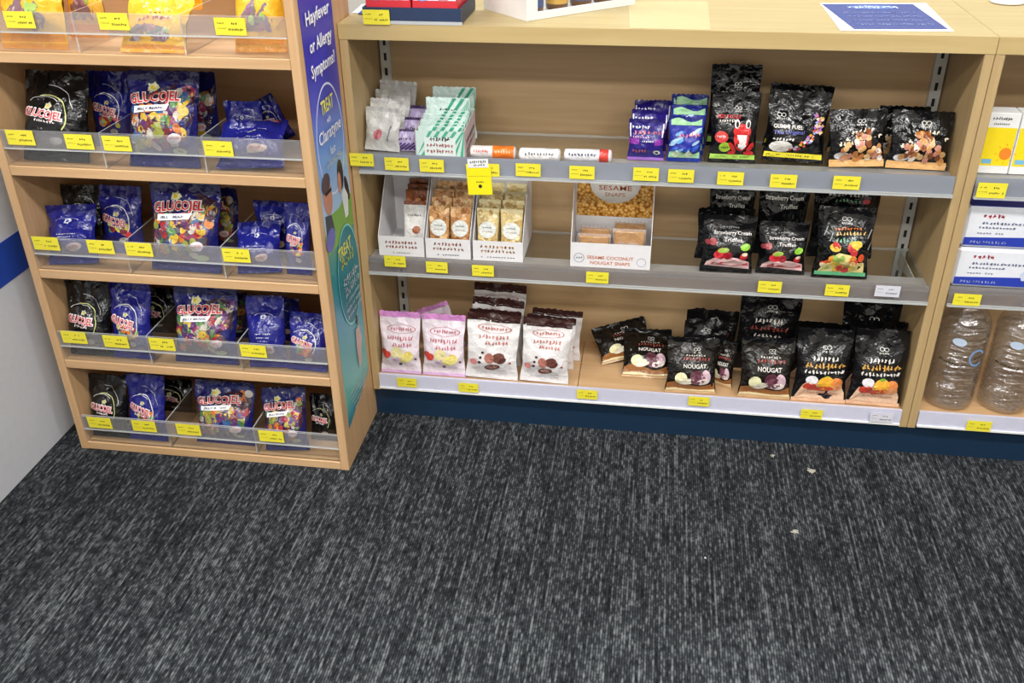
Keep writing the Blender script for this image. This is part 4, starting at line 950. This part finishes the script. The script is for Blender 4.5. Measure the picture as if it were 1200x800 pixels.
# ------------------------------------------------------------------ base boards: bottom row
z = Z3+.0005
GP = 'pink and white sweet bags'; GC = 'white bags with chocolate-brown tops'
bag('pink', 'confectionery_bag', 'white bag with a pink top beside the candy rack poster', GP, 444, 492, z, yb=440, yt=368, lean=10, t=.034)
bag('pink', 'confectionery_bag', 'white bag with a pink top next to the chocolate-topped bags', GP, 495, 546, z, yb=444, yt=372, lean=10, t=.034)
bag('pink', 'confectionery_bag', 'white bag with a pink top tipped over behind the other two', GP, 510, 548, z, y=.10, yt=362, lean=4, roll=-22, t=.02)
for (a0, b0, yb, yt, yy, lab) in ((545, 607, 450, 374, None, 'white bag with a dark brown top at the front beside the pink-topped bags'), (549, 609, None, 364, .075, 'white bag with a brown top, second behind the pink-side front one'),
        (552, 612, None, 351, .11, 'white bag with a brown top, third behind the pink-side front one'), (554, 614, None, 334, .15, 'white bag with a thin brown edge at the very back of the pink-side row'),
        (609, 666, 452, 378, None, 'white bag with a dark brown top at the front beside the bare board'), (615, 672, None, 372, .075, 'white bag with a brown edge second in the row beside the bare board'), (622, 680, None, 364, .115, 'white bag with a brown edge at the back of the row beside the bare board')):
    bag('choc', 'confectionery_bag', lab, GC, a0, b0, z, yb=yb, yt=yt, y=yy, lean=8 if yy is None else 3, roll=2, t=.034 if yy is None else .024)
cb('nougat', 'black nougat bag fallen back alone on the bare board', 704, 770, z, yb=424, h=.092, lean=48, roll=-12, rz=12, t=.03)
cb('nougat', 'black nougat bag lying back between the fallen bag and the upright nougat bags', 728, 786, z, yb=443, h=.125, lean=56, rz=2, t=.03)
cb('nougat', 'black nougat bag upright at the front beside the lying bags', 779, 838, z, yb=463, yt=398, lean=16, rz=2, t=.034)
cb('nougatback', 'black nougat bag crinkled behind the upright front one', 800, 850, z, y=.085, yt=375, lean=6, t=.026, wr=1.8)
cb('nougatback', 'black nougat bag at the back by the lying bags', 803, 862, z, y=.14, yt=364, lean=2, t=.026, wr=1.6)
cb('nougat', 'black nougat bag narrow and turned, showing between the nougat rows', 833, 860, z, y=.05, yt=398, lean=8, rz=-20, t=.024)
cb('nougat', 'black nougat bag at the front beside the fruit slice bags', 864, 924, z, yb=467, yt=396, lean=12, t=.036)
cb('nougatback', 'black nougat bag tall at the back showing red lettering', 860, 928, z, y=.13, yt=347, lean=2, roll=2, t=.03)
cb('slice', 'black fruit slice bag with a pale peach foot, between nougat and end bags', 927, 989, z, yb=474, yt=388, lean=12, t=.038)
cb('slice', 'black fruit slice bag behind the peach-footed one next to the nougat', 926, 990, z, y=.10, yt=379, lean=2, roll=2, t=.026)
cb('slice', 'black fruit slice bag at the end by the side panel', 995, 1055, z, yb=479, yt=390, lean=10, roll=1, t=.038)
cb('slice', 'black fruit slice bag in the middle of the end row', 992, 1054, z, y=.075, yt=376, lean=2, t=.024)
cb('slice', 'black fruit slice bag tall at the back of the end row', 985, 1048, z, y=.14, yt=350, lean=2, t=.026)

# ------------------------------------------------------------------ second counter unit: sunscreen, wipes, water
z = Z1+.0022; SUNY = plain('f6dc1e', .4); SUNO = plain('ee8a2a', .4); BL = plain('2a3fae', .4)
P1 = un(1180, 204, 2, z); xs = P1.x
for i in range(3):
    w = .058; cx = xs-w/2+i*(w+.002)
    t = thing('sunscreen_carton', 'yellow and white sunscreen carton with an orange sun, %s from the wood divider' % ['first', 'second', 'third'][i], 'carton', (cx, P1.y, z), 0, 'sunscreen cartons')
    mb = MB(); mb.bbox((-w/2, 0, 0), (w/2, .04, .118), WHITE, .001); mb.build('carton_body', t)
    mb = MB(); S_ = s_front(0); d_rect(mb, S_, -w*.47, .016, w*.47, .090, SUNY, .0005, 1, 1); d_ell(mb, S_, w*.28, .040, .011, .012, SUNO, 0, .0010, 18)
    for q in range(8): d_line(mb, S_, (w*.28+.015*math.cos(q*.785), .040+.016*math.sin(q*.785)), (w*.28+.019*math.cos(q*.785), .040+.020*math.sin(q*.785)), .0012, SUNO, .001, 1)
    d_rect(mb, S_, -w*.4, .020, -w*.1, .029, plain('7ab8d8', .4), .001, 1, 1)
    d_marks(mb, S_, -w*.05, .107, w*.6, .006, plain('4a4a50', .5), 8, 2+i, 0, .0006); d_marks(mb, S_, -w*.05, .097, w*.5, .004, plain('4a4a50', .5), 8, 7+i, 0, .0006)
    mb.build('print', t)
z = Z2+.0022
for i in range(2):
    P = un(1121, 337, 2, z); x0 = .024
    t = thing('wipes_pack', 'white and blue wipes pack, %s of the stack of two' % ['lower', 'upper'][i], 'packet', (x0, .018, z+i*.086+.0005), 0, 'stacked wipes packs')
    w = .235
    mb = MB(); mb.bbox((0, 0, 0), (w, .15, .085), plain('e9ecf4', .35), .006); mb.build('pack_body', t)
    mb = MB(); S_ = s_front(0); mb2 = MB(); mb2.box((.006, .006, .085), (w-.006, .144, .0855), BL); mb2.build('top_panel', t)
    d_quad(mb, S_, [(.004, .006), (w-.004, .006), (w-.004, .030), (.004, .022)], BL, .0006, 4)
    d_rect(mb, S_, .16, .075, w-.006, .080, BL, .0006, 1, 1)
    d_poly(mb, S_, [(.13, .02), (.165, .02), (.17, .038), (.155, .05), (.135, .044), (.125, .034)], plain('cfd8ea', .4), .001)
    d_marks(mb, S_, .05, .068, .04, .008, plain('cc4a5a', .5), 5, 3, 0, .001); d_marks(mb, S_, .09, .053, .12, .006, plain('6a74a0', .5), 18, 5, 0, .001); d_marks(mb, S_, .06, .044, .07, .005, plain('8a92b4', .5), 11, 6, 0, .001); d_marks(mb, S_, .05, .032, .05, .004, plain('a0a6c0', .5), 9, 8, 0, .001)
    d_marks(mb, S_, .05, .013, .07, .006, plain('b8c4f0', .5), 12, 9, 0, .001); d_text(mb, S_, '42', .175, .053, .022, .014, BL, .2, .001, .02); d_text(mb, S_, '42', .21, .053, .022, .014, BL, .2, .001, .02)
    mb.build('print', t)
z = Z3+.0005
WATER = clear('bottle_water', (.99, .995, 1), .0, .05, refl=.03, bump=.5)
for i, (px, py, lab) in enumerate(((1112, 474, 'clear ribbed water bottle next to the wood divider'), (1179, 484, 'clear ribbed water bottle second from the wood divider'), (1246, 494, 'clear ribbed water bottle third from the wood divider'))):
    P = un(px, py, 2, z); r = .050
    t = thing('water_bottle', lab, 'bottle', (P.x, max(P.y+.01, .0575), z), 0, 'water bottles')
    prof = [(.020, .004), (.036, .0), (r, .008), (r, .022)]
    zz = .022
    for q in range(11):
        prof += [(r, zz+.003), (r-.0042, zz+.0075), (r, zz+.012)]; zz += .0142
    prof += [(r, zz+.004), (r, zz+.014), (r*.92, zz+.032), (r*.66, zz+.052), (.0155, zz+.066), (.0140, zz+.070)]
    top = zz+.070
    mb = MB(); mb.lathe(prof, (0, 0, 0), PETM, 32)
    mb.v = [(x+.0012*noise.noise(Vector((x*60, y*60, q_*90+i*9))), y+.0012*noise.noise(Vector((y*60, x*60, q_*90+i*5))), q_) for x, y, q_ in mb.v]; mb.build('bottle_body', t)
    mb = MB(); mb.lathe([(a-.0022, b_+.001) for a, b_ in prof if b_ < zz+.03], (0, 0, 0), WATER, 28); mb.build('water', t)
    mb = MB(); mb.lathe([(.0150, top-.006), (.0150, top+.009), (.013, top+.011)], (0, 0, 0), plain('e8eef4', .4), 20); mb.build('cap', t)
    mb = MB(); S_ = lambda A, B, off, r=r: ((r+.0006+off)*math.sin(A/r), -(r+.0006+off)*math.cos(A/r), B)
    bl = plain('7aa4d8', .4); d_arc(mb, S_, .022, .135, .017, .020, .004, bl, .4, 5.6, .0004, 24); d_marks(mb, S_, .026, .135, .022, .008, INK, 5, 4, .2, .0006); d_marks(mb, S_, -.03, .118, .05, .005, INK, 9, 5, -.08, .0006); d_ell(mb, S_, -.02, .17, .014, .009, plain('c2d4ea', .4), 0, .0004); d_marks(mb, S_, .03, .113, .03, .003, plain('6a7078', .4), 8, 6, 0, .0006)
    mb.build('print', t)

# ------------------------------------------------------------------ things on the worktop
z = ZT+.0004
t = thing('flyer', 'blue printed flyer with a white border lying on the worktop', 'flyer', (0, 0, z))
q = [un(961, 4, 2, z), un(1085, 4, 2, z), un(1118, 37, 2, z), un(985, 36, 2, z)]
mb = MB(); mb.add([(p.x, p.y, 0) for p in q]+[(p.x, p.y, .0006) for p in q], [[3, 2, 1, 0], [4, 7, 6, 5], [0, 1, 5, 4], [1, 2, 6, 5], [2, 3, 7, 6], [3, 0, 4, 7]], plain('f0f0f4', .5)); mb.build('sheet', t, True)
c = sum(q, Vector())/4; ex = (q[1]-q[0]).normalized(); ey = Vector((-ex.y, ex.x, 0))
S = lambda a, b, off: (c.x+ex.x*a+ey.x*b, c.y+ex.y*a+ey.y*b, .0006+off)
mb = MB(); d_quad(mb, S, [(-.085, -.115), (.082, -.115), (.088, .118), (-.092, .118)], plain('2b3f86', .4), .0003, 2); d_ell(mb, S, 0, .085, .05, .018, plain('4f7ac8', .4), 0, .0005)
d_marks(mb, S, 0, .085, .1, .022, plain('e8ecf8', .5), 9, 3, 0, .0008)
for i in range(4): d_marks(mb, S, 0, .03-.035*i, .14, .012, plain('8f9fd0', .5), 22, 5+i, 0, .0008)
mb.build('print', t)
t = thing('counter_display', 'navy tray with red and white boxes on the worktop corner', 'display tray', (-1.148, .0, z))
mb = MB(); mb.bbox((0, 0, 0), (.19, .15, .004), NAVY, .001); mb.box((0, 0, .004), (.19, .003, .03), plain('2c3c5c', .3)); mb.box((0, .147, .004), (.19, .15, .06), NAVY)
for xx in (0, .187): mb.box((xx, .003, .004), (xx+.003, .147, .03), NAVY)
mb.build('tray_body', t)
mb = MB(); mb.box((-.002, -.002, 0), (.192, -.0005, .006), ACE); mb.build('clear_edge', t)
for i in range(2):
    t = thing('medicine_box', 'red and white box in the navy tray, %s' % ['on the candy rack side', 'on the white carton side'][i], 'box', (-1.148+.006+i*.09, .006, z+.0045), 0, 'boxes in the navy tray')
    mb = MB(); mb.bbox((0, 0, 0), (.087, .135, .09), plain('d8343e', .4), .001); mb.build('box_body', t)
    mb = MB(); S_ = s_front(0); d_rect(mb, S_, .003, .038, .084, .086, plain('eef0f6', .4), .0005, 1, 1); d_ell(mb, S_, .02, .045, .014, .008, plain('8ab0e0', .4), 0, .001); d_ell(mb, S_, .06, .043, .012, .006, plain('d88a90', .4), 0, .001); d_marks(mb, S_, .043, .062, .06, .01, plain('b8404a', .4), 7, 3+i, 0, .001); mb.build('print', t)
# white display carton turned on the worktop, with brown jars inside
A = un(617, 25, 2, z); Bp = un(745, 5, 2, z); Cc = un(575, 10, 2, z)
ang = math.atan2(Bp.y-A.y, Bp.x-A.x); L_ = .27; dd = .15
t = thing('display_box', 'open-fronted white display box turned at an angle on the worktop', 'box', (A.x, A.y, z), ang)
mb = MB(); mb.box((0, 0, 0), (L_, dd, .004), WHITE); mb.build('bottom', t)
mb = MB(); mb.box((0, 0, .004), (L_, .004, .014), WHITE); mb.box((0, 0, .014), (.026, .004, .2), WHITE); mb.box((L_-.022, 0, .014), (L_, .004, .2), WHITE); mb.build('front_frame', t)
for xx in (0, L_-.004):
    mb = MB(); mb.box((xx, .004, .004), (xx+.004, dd, .2), WHITE); mb.build('side_panel', t)
mb = MB(); mb.box((.004, dd-.004, .004), (L_-.004, dd, .2), WHITE); mb.build('back_panel', t)
for i in range(4):
    lx = .045+.06*i; px = A.x+lx*math.cos(ang)-.045*math.sin(ang); py = A.y+lx*math.sin(ang)+.045*math.cos(ang)
    t = thing('glass_jar', ['blue-labelled brown jar next to the display box corner by the navy tray', 'gold-labelled brown jar between the two blue-labelled jars', 'blue-labelled brown jar between the two gold-labelled jars', 'gold-labelled brown jar at the flyer end of the display box'][i], 'jar', (px, py, z+.0042), ang, 'brown jars in the display box')
    mb = MB(); mb.lathe([(.018, 0), (.022, .003), (.022, .05), (.018, .06)], (0, 0, 0), plain('6a4a26', .25), 18); mb.build('jar_body', t)
    mb = MB(); mb.lathe([(.0224, .012), (.0224, .034)], (0, 0, 0), plain('c9a04e' if i % 2 else '4a5a86', .4), 18, False); mb.build('jar_label', t)
    mb = MB(); mb.lathe([(.019, .06), (.019, .072), (.017, .074)], (0, 0, 0), DARK, 18); mb.build('lid', t)
P = un(1180, 3, 2, z)
mb = MB(); mb.lathe([(.026, 0), (.032, .001), (.032, .004), (.026, .006), (.012, .006), (.011, .003)], (P.x, P.y, z), plain('efeeee', .6), 28)
tag(mb.build('round_lid'), 'small round white lid on the worktop over the water bottles', 'lid')
t = thing('brochure', 'folded blue and white brochure behind the navy tray on the worktop', 'brochure', (-1.177, .09, z), R(3))
mb = MB(); mb.box((-.02, .0, 0), (.02, .09, .001), plain('dfe8f0', .5)); mb.build('sheet', t)
mb = MB(); mb.box((-.005, -.012, .0012), (.021, .06, .0022), plain('1f4a8c', .5)); mb.build('fold', t)

# ------------------------------------------------------------------ price tickets
def ticket(px, py, yp, w, h, label, group, m=YEL, seed=0):
    P = un(px, py, 1, yp)
    t = thing('price_ticket', label, 'price ticket', (P.x, yp, P.z-h/2), 0, group, R(-2))
    mb = MB(); mb.box((-w/2, -.0007, 0), (w/2, 0, h), m); mb.build('card', t)
    mb = MB(); S_ = s_front(-.0007)
    d_marks(mb, S_, -w*.3, h*.7, w*.22, h*.09, INK, 4, seed, 0, .0003); d_marks(mb, S_, w*.14, h*.68, w*.22, h*.14, INK, 3, seed+50, 0, .0003)
    d_marks(mb, S_, w*.17, h*.33, w*.5, h*.16, INK, 8, seed+90, 0, .0003); d_marks(mb, S_, -w*.28, h*.4, w*.3, h*.06, plain('8a8a3a', .6), 8, seed+20, 0, .0003)
    mb.build('price_print', t)
sdn = 0
GT = 'yellow price tickets on the candy rack trays'
for row, pts, labs in (('A', [(23, 23), (133, 25), (270, 31)], ['below the window-fronted yellow bag', 'by the slumped yellow bag', 'by the yellow bag with red lettering']),
        ('B', [(24, 161), (93, 166), (137, 168), (256, 174)], ['at the end by the white counter', 'under the black bag', 'under the wedged navy bag', 'between rainbow and crumpled blue bags']),
        ('C', [(54, 285), (118, 289), (163, 292), (277, 299)], ['at the end by the white counter', 'under the slumped blue bag', 'beside the rainbow bag', 'between rainbow and crumpled blue bags']),
        ('D', [(87, 395), (136, 400), (190, 403), (297, 411)], ['under the black bag', 'between the black and royal blue bags', 'beside the rainbow bag', 'under the plump blue bag']),
        ('E', [(117, 495), (169, 499), (221, 503), (318, 511)], ['under the black bag', 'under the royal blue bag', 'beside the middle rainbow bag', 'under the crooked rainbow bag'])):
    nm = {'A': 'top tray', 'B': 'second tray', 'C': 'middle tray', 'D': 'second lowest tray', 'E': 'bottom tray'}[row]
    for (px, py), lb in zip(pts, labs):
        sdn += 1; ticket(px, py, RY0+.0012, .056, .029, 'yellow ticket on the rack\'s %s, %s' % (nm, lb), GT, seed=sdn)
G1 = 'yellow price tickets on the counter shelves'
for pts, yp, nm, w, h in (([(424, 187, 'under the grey sachets'), (465, 192, 'under the purple striped packets'), (506, 194, 'under the green striped carton'), (571, 199, 'behind the hanging tag'), (619, 199, 'under the white roll'), (682, 202, 'under the red-ended roll'), (757, 204, 'under the purple lolly packs'), (798, 206, 'under the blue and green lolly packs'), (856, 209, 'under the red frog bag'), (918, 212, 'under the gems bag'), (992, 214, 'under the tilted nut bag')], -.0088, 'upper glass shelf', .050, .027),
        ([(463, 306, 'under the nearly empty carton'), (512, 313, 'under the middle carton'), (566, 317, 'under the carton of pale bars'), (700, 325, 'under the sesame carton'), (902, 336, 'under the second truffle bag'), (981, 340, 'under the fruit lolly bag')], -.0088, 'lower glass shelf', .047, .026),
        ([(477, 448, 'under the pink-topped bags'), (549, 454, 'under the chocolate-topped bags'), (688, 462, 'below the bare board'), (819, 470, 'under the upright nougat bag'), (951, 485, 'under the fruit slice bag')], -.0075, 'white base strip', .046, .024),
        ([(1162, 223, 'under the sunscreen cartons')], -.0088, 'upper shelf rail', .052, .03), ([(1133, 351, 'under the wipes packs')], -.0088, 'lower shelf rail', .052, .026), ([(1147, 499, 'under the water bottles')], -.0075, 'white base strip', .05, .026)):
    for px, py, lb in pts:
        sdn += 1; ticket(px, py, yp, w, h, 'yellow price ticket on the %s, %s' % (nm, lb), G1, seed=sdn)
ticket(1040, 341, -.0088, .052, .027, 'white price ticket on the lower glass shelf rail near the side panel', None, plain('dcdce4', .5), 7) if False else None
for px, py, yp, lb in ((1040, 341, -.0088, 'white price ticket on the lower glass shelf near the side panel'), (1033, 489, -.0075, 'pale lilac price ticket on the base strip under the end slice bag')):
    ticket(px, py, yp, .048, .025, lb, 'white price tickets', plain('dddde8', .5), int(px))
ticket(441, 20, -.0035, .052, .027, 'yellow price ticket on the front of the navy tray on the worktop', 'ticket of the navy tray', seed=77)
q = [un(736, 2, 2, ZT), un(829, 2, 2, ZT), un(833, 36, 2, ZT), un(738, 34, 2, ZT)]
mb = MB(); mb.add([(p.x, max(p.y, .003), 0) for p in q]+[(p.x, max(p.y, .003), .0005) for p in q], [[3, 2, 1, 0], [4, 7, 6, 5], [0, 1, 5, 4], [1, 2, 6, 5], [2, 3, 7, 6], [3, 0, 4, 7]], plain('bdae80', .45))
o = mb.build('cover_sheet', None, True); o.location.z = ZT+.0003; tag(o, 'thin pale cream sheet lying along the worktop edge beside the display box', 'sheet')
# hanging promotion tag
P = un(562, 186, 1, -.012); Q = un(563, 228, 1, -.012); hh = P.z-Q.z; w = .050
t = thing('promotion_tag', 'bright yellow promotion tag with a white head hanging off the upper shelf rail', 'tag', (P.x, -.0115, Q.z), 0, None, 0, R(-3))
mb = MB(); mb.box((-w/2, -.0009, 0), (w/2, 0, hh*.86), plain('f8e81a', .45)); mb.build('card', t)
mb = MB(); mb.box((-w*.42, -.0018, hh*.76), (w*.42, -.0010, hh), WHITE); tag(mb.build('head', t), 'white head of the tag')
mb = MB(); S_ = s_front(-.0018); d_marks(mb, S_, 0, hh*.92, w*.7, hh*.07, INK, 8, 4, .05, .0003); d_marks(mb, S_, .002, hh*.83, w*.45, hh*.06, INK, 6, 5, .05, .0003)
S_ = s_front(-.0009); d_marks(mb, S_, .001, hh*.36, w*.35, hh*.05, INK, 4, 6, 0, .0003); d_ell(mb, S_, .001, hh*.24, w*.08, w*.08, INK, 0, .0003, 8, 1); d_rect(mb, S_, -w*.45, hh*.52, w*.45, hh*.53, plain('b8a818', .5), .0003, 1, 1)
mb.build('price_print', t)

# ------------------------------------------------------------------ lint on the carpet
FIB = plain('c4c0b2', .9)
for i, (px, py, s_, lab) in enumerate(((949, 552, .014, 'pale frayed tuft of lint on the carpet below the fruit slice bags'), (905, 534, .008, 'small curl of lint on the carpet close to the kick plate'), (932, 623, .010, 'faint lint fluff out on the open carpet'), (827, 654, .004, 'white crumb alone on the open carpet'), (655, 497, .003, 'tiny white speck at the foot of the kick plate'))):
    P = un(px, py, 2, 0); rn = random.Random(i); mb = MB()
    for q in range(7 if s_ > .005 else 2):
        a = rn.uniform(0, 6.28); L_ = s_*rn.uniform(.6, 1.3); ox, oy = rn.uniform(-.4, .4)*s_, rn.uniform(-.4, .4)*s_; wd2 = .0005 if s_ > .005 else .0016
        n = 4; pts = [(ox+L_*(k/n-.5)*math.cos(a+.5*k/n), oy+L_*(k/n-.5)*math.sin(a+.5*k/n)) for k in range(n+1)]
        for k in range(n):
            (xa, ya), (xb, yb_) = pts[k], pts[k+1]; dx, dy = xb-xa, yb_-ya; l = math.hypot(dx, dy) or 1; ex_, ey_ = -dy/l*wd2, dx/l*wd2
            mb.add([(xa-ex_, ya-ey_, 0), (xb-ex_, yb_-ey_, 0), (xb+ex_, yb_+ey_, 0), (xa+ex_, ya+ey_, 0), (xa, ya, .002), (xb, yb_, .002)], [[0, 1, 5, 4], [2, 3, 4, 5], [0, 4, 3], [1, 2, 5]], FIB if s_ > .005 else WHITE)
    o = mb.build('carpet_lint'); o.location = (P.x, P.y, .0005); tag(o, lab, 'lint')
